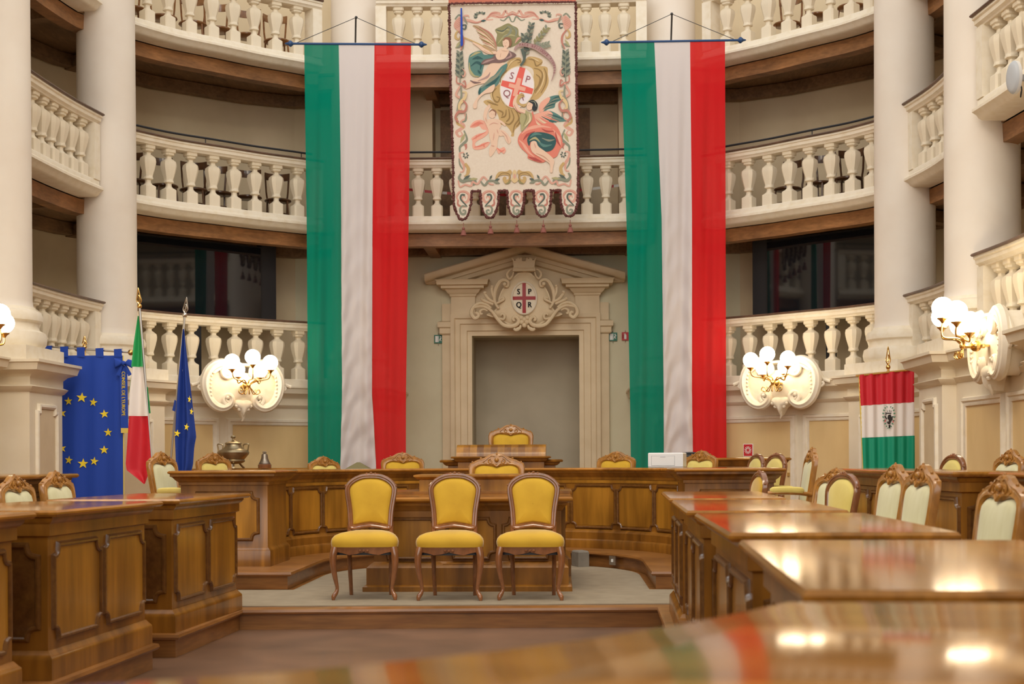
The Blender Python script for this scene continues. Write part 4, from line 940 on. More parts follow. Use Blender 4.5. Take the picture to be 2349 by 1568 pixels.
def strk(f,P,w0,w1,c,w2=None):
    Q=crom([f(*p) for p in P],5); n=len(Q); LY[0]+=1; d=.006+LY[0]*.0006; L_=[];R_=[]
    for i,p in enumerate(Q):
        a=Q[max(0,i-1)]; b=Q[min(n-1,i+1)]; dx,dy=b[0]-a[0],b[1]-a[1]; l=math.hypot(dx,dy) or 1
        k=i/(n-1); w=(w0+(w1-w0)*k if w2 is None else (w0+(w2-w0)*2*k if k<.5 else w2+(w1-w2)*(2*k-1)))/2
        L_.append(TM(p[0]-dy/l*w,p[1]+dx/l*w,d)); R_.append(TM(p[0]+dy/l*w,p[1]-dx/l*w,d))
    art.rings([L_,R_],C_[c],closed=False,cap=False)
def leaf(f,x,y,dx,dy,w,c):
    strk(f,[(x,y),(x+dx*.5,y+dy*.5),(x+dx,y+dy)],.4,.3,c,w2=w)
def mirf(f,x0): return lambda x,y:f(2*x0-x,y)
# ground cloth with five lobes
def lob(xc,w,yb): return [B_(xc-w,1040),B_(xc-w*.95,1160),B_(xc-w*.62,1270),B_(xc-w*.30,yb-6),B_(xc,yb),B_(xc+w*.30,yb-6),B_(xc+w*.62,1270),B_(xc+w*.95,1160),B_(xc+w,1040)]
LX=[(178,97,1340),(498,97,1322),(808,90,1310),(1122,92,1312),(1438,92,1312)]
edge=[A_(45,60),B_(60,0),B_(78,600)]
for i,(xc,w,yb) in enumerate(LX):
    edge+=lob(xc,w,yb)
    if i<4: edge+=[B_(xc+w,1005),B_(LX[i+1][0]-LX[i+1][1],1003)]
edge+=[B_(1535,600),B_(1520,0),A_(1650,60)]
mb=MB(); mb.plate(edge,0,.006,tb,TM)
# border scrolls (drawn once, mirrored)
for f in (lambda x,y:A_(x,y), lambda x,y:A_(1700-x,y)):
    LY[0]=0
    strk(f,[(850,150),(790,180),(760,140),(720,200),(660,215),(560,200),(515,250),(600,250)],3,2,'rosl',w2=7)
    strk(f,[(850,180),(800,200),(700,230),(640,205)],4,1,'rose'); strk(f,[(690,250),(740,265),(800,215),(830,270),(850,285)],2,2,'grg',w2=4)
    poly(f,[(520,240),(560,170),(620,145),(690,160),(690,190),(620,190),(560,220)],'rosl'); strk(f,[(530,230),(580,175),(660,165)],1,1,'rose',w2=3)
    for i in range(7): 
        a=R(200-25*i); leaf(f,440+40*cos(a),205-25*sin(a),55*cos(a),-40*sin(a),6,'grg' if i%2 else 'sage')
    strk(f,[(500,240),(400,285),(320,265),(240,250),(230,205),(280,195),(290,225)],3,1,'rosl',w2=7); strk(f,[(480,262),(380,292),(290,275)],1,1,'rose',w2=2)
    strk(f,[(110,240),(160,185),(200,215)],3,3,'grg'); leaf(f,440,270,70,-10,5,'teal')
    poly(f,[(170,210),(210,250),(200,330),(170,400),(130,380),(95,330),(110,270)],'rosl')
    for i in range(5): strk(f,[(185,230+22*i),(140,250+24*i),(105,280+22*i)],.8,.5,'rose')
    strk(f,[(225,210),(250,270),(270,310)],2,1,'grg',w2=4); strk(f,[(150,390),(120,430),(120,480),(160,500),(170,460)],3,1,'och',w2=6)
    strk(f,[(200,320),(250,320),(240,370),(205,360)],2,2,'sage',w2=4); leaf(f,200,570,-90,40,7,'grg'); leaf(f,180,520,-60,90,6,'olil'); leaf(f,190,640,30,-60,6,'grg')
    strk(f,[(160,400),(210,470),(215,560),(180,640)],3,2,'rose',w2=5)
    for i in range(9):
        y=990-36*i; leaf(f,172,y,-66+3*i,-62,7,'sage' if i%2 else 'grg'); leaf(f,172,y+14,60-3*i,-66,7,'grg' if i%2 else 'sage')
    strk(f,[(172,1100),(172,900),(170,680)],3,1.5,'grg')
    strk(f,[(200,880),(240,930),(215,985),(195,960)],1,1,'rosl',w2=4); strk(f,[(130,980),(130,1060),(190,1080),(240,1120),(235,1040),(205,1060)],2,2,'rose',w2=4)
    strk(f,[(190,1080),(120,1210),(180,1280),(130,1440)],4,2,'rosl',w2=5); strk(f,[(180,1100),(190,1230),(150,1340),(130,1430)],3,2,'grg',w2=5)
    strk(f,[(200,1180),(250,1190),(230,1260),(170,1330),(160,1400),(200,1400)],2,2,'ochl',w2=8); strk(f,[(210,1290),(255,1350),(230,1430),(150,1440),(110,1510),(150,1568)],3,4,'rose',w2=6)
for f in (lambda x,y:B_(x,y), lambda x,y:B_(1590-x,y)):
    LY[0]=0
    strk(f,[(215,100),(225,160),(170,200),(200,250),(150,290),(110,320),(140,370),(180,350),(160,310)],6,2,'rosl',w2=8); strk(f,[(230,100),(220,180),(180,200)],2,3,'grg',w2=5)
    strk(f,[(120,150),(120,210),(160,240),(200,270)],3,3,'och',w2=6)
    strk(f,[(200,300),(235,400),(200,450),(150,500),(155,580)],3,3,'grg',w2=7); leaf(f,215,330,-60,120,8,'olil'); strk(f,[(215,460),(225,500),(215,530)],8,1,'rose')
    strk(f,[(200,560),(150,570),(160,640),(195,700),(190,780),(150,790)],3,2,'rosl',w2=7); strk(f,[(140,630),(150,700),(185,760)],2,2,'grg',w2=4)
    for i in range(6):
        a=R(-60+55*i); leaf(f,220+12*cos(a),595+12*sin(a),26*cos(a),30*sin(a),4,'sage')
    strk(f,[(210,690),(250,750),(235,820),(200,840)],6,2,'och',w2=8)
    strk(f,[(160,810),(140,860),(180,900),(250,880),(330,900),(310,940),(280,915)],4,2,'grg',w2=9); leaf(f,190,880,80,-50,7,'sage'); leaf(f,260,880,100,-10,7,'olil')
    strk(f,[(130,890),(150,965),(210,940),(280,955),(300,910),(360,930),(430,850),(500,930),(550,940)],3,3,'rosl',w2=5)
    strk(f,[(395,900),(440,950),(490,900),(560,900),(620,930)],3,2,'grg',w2=6); leaf(f,500,880,30,-50,5,'sage'); leaf(f,540,900,80,30,8,'grg'); leaf(f,560,895,60,-20,6,'sage')
    poly(f,[(570,880),(580,830),(620,790),(700,790),(740,770),(765,800),(740,850),(750,900),(720,935),(680,930),(655,880),(670,850),(700,860),(690,880),(720,880),(725,840),(680,830),(620,840)],'och')
    strk(f,[(600,850),(650,810),(720,815),(745,860),(720,915)],1.5,1.5,'ochd',w2=2.5); strk(f,[(690,935),(730,920),(750,890)],2,2,'oliv',w2=4)
poly(B_,[(795,770),(820,800),(815,850),(838,890),(795,925),(755,890),(775,850),(772,800)],'ochl'); poly(B_,[(795,815),(812,850),(795,880),(780,850)],'rosl')
# lobes
for i,(xc,w,yb) in enumerate(LX):
    LY[0]=0; s=1 if i in (0,2,4) else -1; f=lambda x,y,xc=xc,s=s:B_(xc+s*x,y)
    strk(f,[(-50,1130),(-68,1080),(-40,1030),(20,1020),(70,1050),(75,1110),(40,1150),(0,1130),(0,1090),(30,1080),(35,1105)],4,2,'rosl',w2=7)
    strk(f,[(-60,1080),(-30,1035),(20,1028),(66,1056)],1,1,'rose',w2=2); strk(f,[(30,1065),(-10,1060),(-20,1110),(40,1180),(55,1200)],5,2,'sage',w2=4)
    strk(f,[(-50,1120),(-55,1170),(-20,1195),(40,1200)],3,2,'rose',w2=5); strk(f,[(50,1200),(0,1190),(-30,1230),(-15,1280),(25,1285),(35,1250),(10,1240),(5,1260)],3,2,'grg',w2=6)
# shield group
LY[0]=0
poly(A_,[(770,950),(750,870),(790,790),(870,745),(950,745),(970,800),(1020,760),(1060,730),(1150,740),(1230,780),(1220,840),(1190,850),(1290,870),(1300,960),(1310,1060),(1270,1160),(1180,1270),(1100,1290),(1060,1230),(1120,950),(1060,860),(900,850)],'och')
poly(A_,[(560,1180),(600,1140),(690,1080),(700,1200),(760,1370),(880,1380),(860,1470),(940,1490),(900,1568),(750,1568),(640,1440),(490,1330),(480,1290),(560,1280),(620,1330),(570,1260)],'och')
poly(B_,[(560,20),(640,0),(760,30),(860,60),(870,150),(860,240),(800,300),(790,370),(755,370),(760,330),(700,250),(630,230),(610,140),(570,60)],'och')
for P in ([(800,850),(850,780),(930,770),(950,800),(910,810)],[(1050,760),(1120,780),(1150,850),(1200,830),(1230,800)],[(1120,880),(1190,900),(1230,960),(1210,1060),(1170,1140),(1130,1200)],[(1150,960),(1200,1010),(1180,1100),(1120,1180)],[(1250,880),(1280,960),(1270,1080),(1210,1200)],[(640,1130),(590,1190),(600,1270),(650,1310),(680,1260),(640,1240)],[(520,1300),(600,1330),(660,1350)],[(700,1090),(690,1010),(740,940),(780,900)]): strk(A_,P,1.5,1.5,'ochd',w2=3.5)
for P in ([(780,880),(830,800),(900,760)],[(1080,740),(1160,780),(1190,800)],[(1230,900),(1250,1000),(1210,1130),(1140,1230)],[(600,1150),(570,1210),(600,1300)]): strk(A_,P,1,1,'ochl',w2=3.5)
for P in ([(700,60),(690,130),(640,150)],[(760,60),(790,160),(740,230),(690,220)],[(810,60),(850,160),(800,240),(780,330)],[(600,60),(660,90),(650,130)],[(730,50),(740,150),(700,200)],[(840,120),(860,200),(820,260)]): strk(B_,P,1.5,1.5,'ochd',w2=3)
cx0,cy0=905,1125; ro=R(16)
def S_(x,y): return A_(cx0+x*cos(ro)+y*sin(-ro),cy0+x*sin(ro)*1+y*cos(ro))
oval=[(210*cos(2*PI*i/28),265*sin(2*PI*i/28)) for i in range(28)]
poly(S_,[(a*1.05,b*1.04) for a,b in oval],'pale',False); poly(S_,oval,'shw',False)
poly(S_,[(-38,-262),(38,-262),(50,0),(38,262),(-38,262),(-50,0)],'cross',False); poly(S_,[(-208,-36),(0,-50),(208,-36),(208,36),(0,50),(-208,36)],'cross',False)
poly(S_,[(-26,-120),(26,-120),(30,0),(26,120),(-26,120),(-30,0)],'corl',False); poly(S_,[(-110,-25),(110,-25),(110,25),(-110,25)],'corl',False)
for ch,x,y in (('S',-105,-120),('P',105,-130),('Q',-105,115),('R',95,105)):
    LY[0]+=1; d=.008+LY[0]*.0006
    def fm(a,b,x=x,y=y,d=d): p=S_(x+a,y-b); return TM(p[0],p[1],d)
    text_mesh(art,ch,125,C_['corl'] if 0 else C_['ribt'],fm)
# palms behind shield
for (x0,y0,x1,y1,c,n) in ((1000,800,1090,340,'sage',10),(1080,640,1280,390,'oliv',7),(1060,640,1290,590,'grg',6),(1010,620,1000,480,'sage',5)):
    dx,dy=(x1-x0)/n,(y1-y0)/n; l=math.hypot(dx,dy); strk(A_,[(x0,y0),((x0+x1)/2,(y0+y1)/2),(x1,y1)],3,1,c)
    for i in range(2,n+1):
        for s in (-1,1):
            ux,uy=dx/l,dy/l; leaf(A_,x0+dx*i,y0+dy*i,(ux*.75-s*uy*.65)*62,(uy*.75+s*ux*.65)*62,6.5,c if (i+s)%3 else 'grg')
strk(A_,[(950,860),(1000,780),(985,690),(970,640)],5,8,'sage')
# ribbon with the motto
rb=[(875,660),(905,610),(970,590),(1060,600),(1160,630),(1260,700),(1340,780),(1385,870),(1380,960),(1345,1060)]
strk(A_,rb,4,1,'purl',w2=13); strk(A_,[(p[0]+6,p[1]-26) for p in rb[1:7]],.7,.7,'purp')
Q=crom(rb,8); fq,Lq=pmap(Q); txt='PACE BELLOQVE FIDELIS'; LY[0]+=1; d=.010+LY[0]*.0006
for i,ch in enumerate(txt):
    s=105+i*32.0; x,y,tx,ty=fq(s)
    def fm(a,b,x=x,y=y,tx=tx,ty=ty,d=d): p=A_(x+tx*a+ty*b,y+ty*a-tx*b); return TM(p[0],p[1],d)
    if ch!=' ': text_mesh(art,ch,44 if s<520 else 38,C_['ribt'],fm)
# upper angel
LY[0]=0
poly(A_,[(625,380),(700,340),(790,300),(850,330),(920,370),(930,460),(970,480),(960,530),(880,590),(820,610),(740,600),(640,590),(640,500),(650,440)],'oliv')
for P,c,w in (([(640,400),(720,420),(760,380),(860,400)],'olil',5),([(660,560),(740,470),(820,450),(900,470)],'olil',6),([(780,330),(830,370),(800,440),(720,480)],'grg',6),([(640,380),(720,400),(790,350)],'sage',3),([(880,560),(920,500),(960,490)],'rosl',6),([(840,340),(900,400),(880,480)],'grg',5)): strk(A_,P,1,1,c,w2=w)
poly(A_,[(345,320),(420,330),(520,390),(590,450),(620,520),(650,610),(620,690),(540,690),(470,640),(460,580),(500,560),(420,480),(460,450),(380,390),(400,370),(345,340)],'wing')
for i in range(9):
    strk(A_,[(350+i*16,325+i*30),(460+i*14,400+i*25),(590+i*5,520+i*15)],1,1,('ochd','rosl','pale')[i%3],w2=3)
strk(A_,[(420,340),(540,410),(610,500),(640,600)],1,2,'rose',w2=4)
poly(A_,[(290,720),(350,670),(440,650),(480,700),(560,700),(640,680),(600,760),(500,800),(470,870),(440,980),(380,985),(320,960),(280,860)],'teall')
for P,c,w in (([(300,730),(380,680),(440,670)],'olil',6),([(330,760),(400,740),(470,760)],'teal',8),([(310,850),(380,800),(440,830),(430,900)],'teal',7),([(290,800),(300,900),(350,970),(420,980)],'olil',6),([(400,900),(440,950)],'teal',6)): strk(A_,P,1,1,c,w2=w)
poly(A_,[(560,820),(680,800),(760,830),(700,960),(620,1040),(480,1070),(380,1090),(250,1140),(240,1110),(330,1030),(440,980),(500,900)],'skin')
poly(A_,[(700,860),(780,820),(760,900),(700,980),(660,1080),(560,1150),(500,1170),(440,1240),(405,1200),(420,1130),(480,1080),(560,1000),(620,960)],'teall')
for P,c,w in (([(720,880),(640,980),(520,1060),(430,1140)],'grg',8),([(680,980),(600,1060),(500,1110)],'teal',8),([(440,1130),(420,1190),(450,1230)],'teal',6),([(560,930),(520,990),(400,1040)],'purl',5),([(300,1030),(360,1060),(440,1060)],'purp',5)): strk(A_,P,1,1,c,w2=w)
poly(A_,[(560,1110),(620,1090),(590,1180),(480,1210),(400,1290),(385,1380),(345,1390),(340,1340),(380,1270),(440,1200)],'skin')
poly(A_,[(640,660),(740,640),(860,680),(895,720),(820,760),(700,810),(600,810),(450,830),(480,770),(590,740)],'purp')
poly(A_,[(650,660),(720,620),(800,650),(790,700),(740,760),(660,770),(630,710)],'skin'); strk(A_,[(700,690),(690,740)],1,1,'skind'); strk(A_,[(800,660),(830,720),(760,760)],1,2,'purl',w2=5); strk(A_,[(620,760),(520,790),(460,820)],1,1,'purl',w2=5)
strk(A_,[(640,680),(560,680),(480,640),(400,580),(340,545)],7,4,'skin',w2=8); strk(A_,[(600,690),(480,600),(340,530),(225,480)],2,3,'och'); strk(A_,[(640,700),(560,690),(480,650)],1,1,'skind')
poly(A_,[(730,520),(760,505),(800,530),(805,590),(775,625),(735,600),(722,560)],'skin'); strk(A_,[(730,530),(760,500),(810,510),(825,560),(810,610)],2,3,'hbr',w2=7); poly(A_,[(740,610),(770,620),(780,660),(710,650)],'skin')
for x in (740,772): strk(A_,[(x-7,555),(x,552),(x+7,556)],.6,.6,'skind')
strk(A_,[(748,595),(758,598),(768,594)],.8,.8,'rose'); strk(A_,[(755,560),(752,578)],.5,.5,'skind')
# cherub
LY[0]=0
poly(B_,[(270,260),(310,200),(380,175),(440,190),(480,240),(480,290),(420,290),(380,250),(320,270)],'corl')
for i in range(5): strk(B_,[(275+i*20,262-i*2),(330+i*15,220),(390+i*10,190+i*8)],.6,.6,'cor',w2=2.5)
poly(B_,[(480,280),(440,330),(370,340),(290,390),(300,430),(300,500),(340,530),(450,510),(510,440),(420,450),(370,490),(330,470),(350,430),(440,380),(490,330)],'corl')
for P in ([(300,410),(380,360),(460,320)],[(320,500),(400,480),(490,440)],[(350,360),(340,400)],[(430,460),(440,500)]): strk(B_,P,1,1,'cor',w2=4)
poly(B_,[(580,500),(620,520),(670,500),(695,540),(670,580),(640,560),(610,580),(590,545)],'corl'); strk(B_,[(590,510),(640,550),(680,530)],1,1,'cor',w2=4)
poly(B_,[(455,200),(500,170),(570,165),(620,200),(640,250),(620,290),(620,340),(600,420),(590,500),(560,560),(530,600),(510,612),(495,580),(500,520),(520,460),(500,380),(490,300),(470,250)],'skin')
poly(B_,[(610,300),(660,300),(710,340),(750,400),(755,440),(725,465),(690,420),(670,370),(620,370)],'skin')
strk(B_,[(470,210),(450,140),(470,60),(500,20),(490,0)],7,4,'skin',w2=9); strk(B_,[(590,180),(650,210),(690,250)],6,4,'skin')
poly(B_,[(500,80),(540,65),(570,90),(575,130),(545,160),(510,150),(492,115)],'skin'); strk(B_,[(500,90),(535,62),(575,85),(572,130)],1,2,'hbr',w2=4)
for P in ([(500,240),(550,215),(610,230)],[(590,290),(605,340)],[(560,330),(545,420)],[(640,310),(700,370),(725,450)],[(520,480),(560,490)],[(455,150),(470,200)]): strk(B_,P,.6,.6,'rosl',w2=2)
for x in (525,550): strk(B_,[(x-6,112),(x,110),(x+6,113)],.5,.5,'skind')
# lower right angel
LY[0]=0
poly(A_,[(1180,1430),(1230,1330),(1300,1260),(1400,1230),(1495,1240),(1470,1290),(1400,1330),(1380,1390),(1300,1410),(1240,1450)],'teall')
poly(A_,[(1180,1430),(1200,1330),(1290,1260),(1330,1270),(1280,1370),(1230,1440)],'corl')
for i in range(6): strk(A_,[(1490-i*25,1245+i*24),(1400-i*20,1260+i*25),(1290-i*12,1340+i*14)],.6,.6,('teal','grg')[i%2],w2=3)
poly(A_,[(1090,1500),(1130,1470),(1280,1430),(1380,1450),(1510,1540),(1500,1568),(1380,1575),(1300,1620),(1150,1650),(1060,1620)],'teall')
poly(A_,[(1090,1500),(1150,1465),(1290,1430),(1360,1470),(1330,1540),(1240,1620),(1160,1660),(1090,1640),(1060,1570)],'corl')
for i in range(8): strk(A_,[(1500-i*30,1540+i*14),(1400-i*30,1500+i*16),(1290-i*25,1470+i*10)],.6,.6,('teal','grg','cor')[i%3] if i<4 else ('cor','pale')[i%2],w2=3)
poly(B_,[(1010,80),(1060,230),(1130,240),(1210,210),(1290,260),(1340,350),(1365,480),(1330,540),(1290,620),(1200,650),(1110,690),(960,640),(950,590),(870,510),(835,430),(860,350),(940,280),(980,200)],'cor')
for P,c,w in (([(880,350),(960,290),(1100,260),(1230,280)],'corl',8),([(850,420),(900,470),(960,560),(1030,620)],'corl',7),([(1250,300),(1320,400),(1340,500)],'corl',7),([(900,420),(950,360),(1040,320)],'cord',6),([(960,620),(1040,650),(1120,680)],'cord',7),([(1280,330),(1300,430),(1340,500)],'cord',5),([(1120,290),(1180,320),(1260,320)],'cord',4)): strk(B_,P,1,1,c,w2=w)
poly(B_,[(950,400),(1000,340),(1100,330),(1200,350),(1270,390),(1285,460),(1240,540),(1160,560),(1090,520),(1040,460),(990,440),(970,490),(950,450)],'teal')
for P,c,w in (([(980,390),(1040,350),(1120,360)],'teall',7),([(1060,420),(1140,490),(1240,480)],'teall',7),([(1120,400),(1200,430),(1270,420)],'grg',5),([(970,430),(1040,400),(1100,450)],'olil',6)): strk(B_,P,1,1,c,w2=w)
poly(B_,[(1000,440),(1050,440),(1080,500),(1160,560),(1230,620),(1265,670),(1250,740),(1240,805),(1215,800),(1215,720),(1180,680),(1100,630),(1010,570),(985,500)],'skin')
strk(B_,[(1050,580),(1140,620),(1210,680)],1,1,'skind',w2=3); strk(B_,[(1030,460),(1050,520)],1,1,'rosl',w2=3)
poly(B_,[(900,60),(960,90),(1000,110),(1000,190),(930,270),(880,320),(870,240),(860,170)],'olil'); strk(B_,[(900,90),(940,150),(900,260)],1,1,'oliv',w2=4); strk(B_,[(970,110),(980,190),(920,260)],1,1,'pale',w2=4)
strk(A_,[(1010,1440),(930,1420),(880,1350),(885,1280),(920,1225)],9,5,'skin',w2=11); strk(A_,[(990,1460),(910,1430),(865,1350)],1,1,'rose',w2=2)
poly(A_,[(930,1215),(980,1210),(1000,1250),(960,1260),(930,1300),(960,1340),(1030,1340),(990,1380),(900,1330),(905,1260)],'och'); strk(A_,[(950,1230),(985,1235),(975,1255)],1,1,'ochd',w2=2)
poly(A_,[(1035,1340),(1080,1310),(1110,1350),(1100,1400),(1060,1425),(1030,1400)],'skin'); poly(A_,[(1050,1310),(1110,1290),(1165,1340),(1160,1410),(1120,1435),(1095,1400),(1105,1350),(1070,1325)],'hdk'); strk(A_,[(1080,1310),(1130,1320),(1150,1380)],1,1,'grg',w2=2)
for x,y in ((1055,1360),(1082,1350)): strk(A_,[(x-7,y+2),(x,y),(x+7,y)],.6,.6,'skind')
mb.v_off=len(mb.v)
for i_,m_ in enumerate(art.mats): mb.mi(m_)
b_=len(mb.v); mb.v+=art.v; mb.f+=[[b_+k for k in f] for f in art.f]; mb.m+=[mb.mats.index(art.mats[i]) for i in art.m]
mb.build('embroidered_cloth',tp,ang=25)
# fringe of small bobbles round the outline
def dens(P,step):
    out=[]
    for a,b in zip(P,P[1:]):
        n=max(1,int(math.dist(a,b)/step)); out+=[(a[0]+(b[0]-a[0])*i/n,a[1]+(b[1]-a[1])*i/n) for i in range(n)]
    return out+[P[-1]]
random.seed(3)
fr=dens([(a,b) for a,b in offs(edge,2.2)][0:],1.5)
mb=MB(); mb.tube([TM(a+random.uniform(-.9,.9),b+random.uniform(-.9,.9),.004+random.uniform(-.006,.012)) for a,b in fr],[random.uniform(.010,.026) for _ in fr],C_['fringe'],n=7); mb.build('fringe',tp)
tas=mat('tassel brown',(.26,.09,.07),.8)
for xc,w,yb in LX:
    p=B_(xc+10,yb+50); q_=B_(xc+10,yb+170)
    mb=MB(); a=TM(p[0],p[1],.01); b=TM(q_[0],q_[1]-14,.01); mb.tube([a,b],.005,tas,n=5); mb.lathe([(.005,.0),(.022,-.015),(.024,-.03),(.013,-.045),(.026,-.055),(.034,-.075),(.045,-.125),(.03,-.132),(.0,-.132)],tas,c=(b[0],b[1],b[2]),n=12); mb.build('tassel',tp,'hanging brown tassel')
mb=MB(); v0=A_(30,-60); v1=A_(1665,48)
mb.plate([v0,(v1[0],v0[1]),v1,(v0[0],v1[1])],.03,.05,C_['velv'],TM)
e=dens([(v0[0],v1[1]),v1],1.6); mb.tube([TM(a,b+random.uniform(-1,1),.045) for a,b in e],[random.uniform(.010,.020) for _ in e],C_['fringe'],n=7); mb.build('valance',tp,'rose velvet band along the top')
mb=MB(); a=at(1000,-8,TZ)-base; b=at(1362,-10,TZ)-base; a.y-=.02;b.y-=.02
mb.tube([a,b],.03,chaird)
for s,p in ((-1,a),(1,b)):
    for i in range(5): mb.sphere((p.x-s*i*.055,p.y-.01,p.z+.03+.02*(i%2)),.035,C_['fringe'],8)
    mb.tube(crom([(p.x,p.y,p.z),(p.x+s*.06,p.y,p.z+.02),(p.x+s*.09,p.y,p.z-.03),(p.x+s*.04,p.y,p.z-.05)],4),.018,C_['fringe'],n=6)
mb.build('carved_rod',tp)
mb=MB(); r0=[A_(*p) for p in [(185,110),(205,110),(215,580),(195,605),(182,580)]]; mb.plate(r0,.05,.056,blue,TM); mb.build('blue_ribbon',tp,'narrow blue ribbon hanging from the top')
# ---------------------------------------------------------------- cloth helper for the smaller flags
def rowcloth(name,par,org,z,rows,m,nv=40,nu=14,fold=.03,fq=5.,ph=0,push=0,fz=None):
    y0,y1=rows[0][0],rows[-1][0]
    def fn(u,v):
        y=y0+(y1-y0)*v; e=lerp_keys(rows,y); px=e[0]+(e[1]-e[0])*u; zz=z if fz is None else fz(px)
        p=at(px,y,zz); d=fold*sin(u*fq*PI+ph+v*1.2)*min(1,(e[1]-e[0])/40+.25)+push
        return (p.x-org.x,p.y-org.y-d,p.z-org.z)
    mb=MB(); mb.grid(fn,nu,nv,m); return mb,fn
def star(px,py,r,a0=90,n=5): return [(px+(r if i%2==0 else r*.4)*cos(R(a0+36*i)),py-(r if i%2==0 else r*.4)*sin(R(a0+36*i))) for i in range(10)]
def finial(mb,a,d,m,h=.24):
    mb.sphere(a,.028,m,10); 
    for s in (-1,1): mb.tube(crom([a+d*.02,a+d*h*.3+Vector((s*.024,0,0)),a+d*h*.55+Vector((s*.016,0,0)),a+d*h],4),[.007]*12+[.003],m,n=6)
    mb.tube([a,a+d*h*.5],.006,m,n=6); mb.tube(crom([a+d*h*.25+Vector((-.02,0,0)),a+d*h*.4+Vector((.015,0,0)),a+d*h*.6],3),.007,m,n=6)
def Z4(x,y): return (90+x/3.074,640+y/3.074)
# star banner
ZB=16.45; org=at(200,1000,ZB)
t=thing('star_banner','blue star circle banner hanging from a rod beside the left pedestal','flag',tuple(org))
rows=[(815,118,283),(900,119,283),(1150,121,284),(1200,122,284)]
mb,fn=rowcloth('c',t,org,ZB,rows,blue,fold=.014,fq=7)
def onb(P,d,m,mb=mb,z=ZB,org=org,fold=.014,fq=7,rows=rows):
    vs=[]
    for px,py in P:
        e=lerp_keys(rows,py); u=(px-e[0])/(e[1]-e[0]); v=(py-rows[0][0])/(rows[-1][0]-rows[0][0])
        p=at(px,py,z); dd=fold*sin(u*fq*PI+v*1.2)+d; vs.append((p.x-org.x,p.y-org.y-dd,p.z-org.z))
    mb.add(vs,[tuple(range(len(vs)))],m)
for X,Y in ((302,835),(385,868),(460,950),(486,1080),(458,1203),(392,1283),(310,1300),(210,1275),(160,1193),(160,945),(207,860),(135,1070)):
    px,py=Z4(X,Y); r=12.2 if X in (302,310) else 10.5; S=star(px,py,r,90+(X%7)*3-8)
    cpt=(px,py)
    for i in range(10): onb([cpt,S[i],S[(i+1)%10]],.012,starm)
onb([(282,815),(284.5,815),(285.5,1200),(283,1200)],.010,gfr); mb.build('banner_cloth',t,ang=180)
for x0 in (103,140,178,221,263):
    mb=MB(); pp=[at(x0,y,ZB)-org for y in (798,818)]; qq=[at(x0+18,y,ZB)-org for y in (797+x0*0,819)]
    a,b=pp; c_,d_=qq; off=(x0-200)*.045
    a.z-=off/198*1.0; c_.z-=off/198
    mb.add([a+Vector((0,-.03,0)),c_+Vector((0,-.03,0)),d_+Vector((0,-.02,0)),b+Vector((0,-.02,0))],[(0,1,2,3)],blue); mb.add([a+Vector((0,.03,0)),c_+Vector((0,.03,0)),c_+Vector((0,-.03,0)),a+Vector((0,-.03,0))],[(0,1,2,3)],blue); mb.build('hanging_loop',t)
mb=MB(); a=at(100,794,ZB)-org; b=at(300,808,ZB)-org; mb.tube([a,b],.012,steel); mb.sphere(b,.035,gold,12); mb.sphere(b+Vector((.04,0,0)),.02,gold,10)
st=at(194,800,ZB+.08)-org; mb.tube([(st.x,st.y,.32-org.z),(st.x,st.y,st.z+.05)],.014,gold); mb.lathe([(.18,0),(.17,.03),(.03,.05)],steel,c=(st.x,st.y,.325-org.z)); c2=at(194,772,ZB+.08)-org; finial(mb,Vector((st.x,st.y,st.z+.02)),Vector((0,0,1)),gold,.13); mb.build('stand_pole',t)
mb=MB(); r4=[Z4(575,610),Z4(630,610),Z4(638,1050),Z4(585,1050)]
def onf(P,d,m,mb,z=ZB,org=org):
    vs=[tuple(at(px,py,z)-org+Vector((0,-d,0))) for px,py in P]; mb.add(vs,[tuple(range(len(vs)))],m)
onf(r4,.05,blue,mb); onf([Z4(585,1050),Z4(638,1050),Z4(638,1084),Z4(586,1084)],.05,gfr,mb)
def fm(a,b):
    X=605-b*0+ -b; Y=812+a; px,py=Z4(603+b,808+a); p=at(px,py,ZB)-org; return (p.x,p.y-.056,p.z)
for q_ in (0,1.5): text_mesh(mb,"CONSEIL DE L'EUROPE",36,starm,lambda a,b,q_=q_:fm(a*.86+q_,b*.95))
mb.build('lettered_ribbon',t,'blue ribbon with yellow lettering')
mb=MB(); bc=at(*Z4(610,595),ZB)-org
for s in (-1,1):
    L1=[(0,0),(s*.05,.045),(s*.11,.06 if s<0 else .03),(s*.115,-.02),(s*.10,-.06),(s*.04,-.03)]; mb.dome([(bc.x+u,bc.z+v) for u,v in L1],-bc.y+.07,.035,blue,lip=.01)
    mb.plate([(bc.x,bc.z),(bc.x+s*.03,bc.z-.02),(bc.x+s*.09,bc.z-.13),(bc.x+s*.05,bc.z-.15)],-bc.y+.06,-bc.y+.07,blue)
mb.sphere((bc.x,bc.y-.09,bc.z),.028,blue,10); mb.build('bow',t)
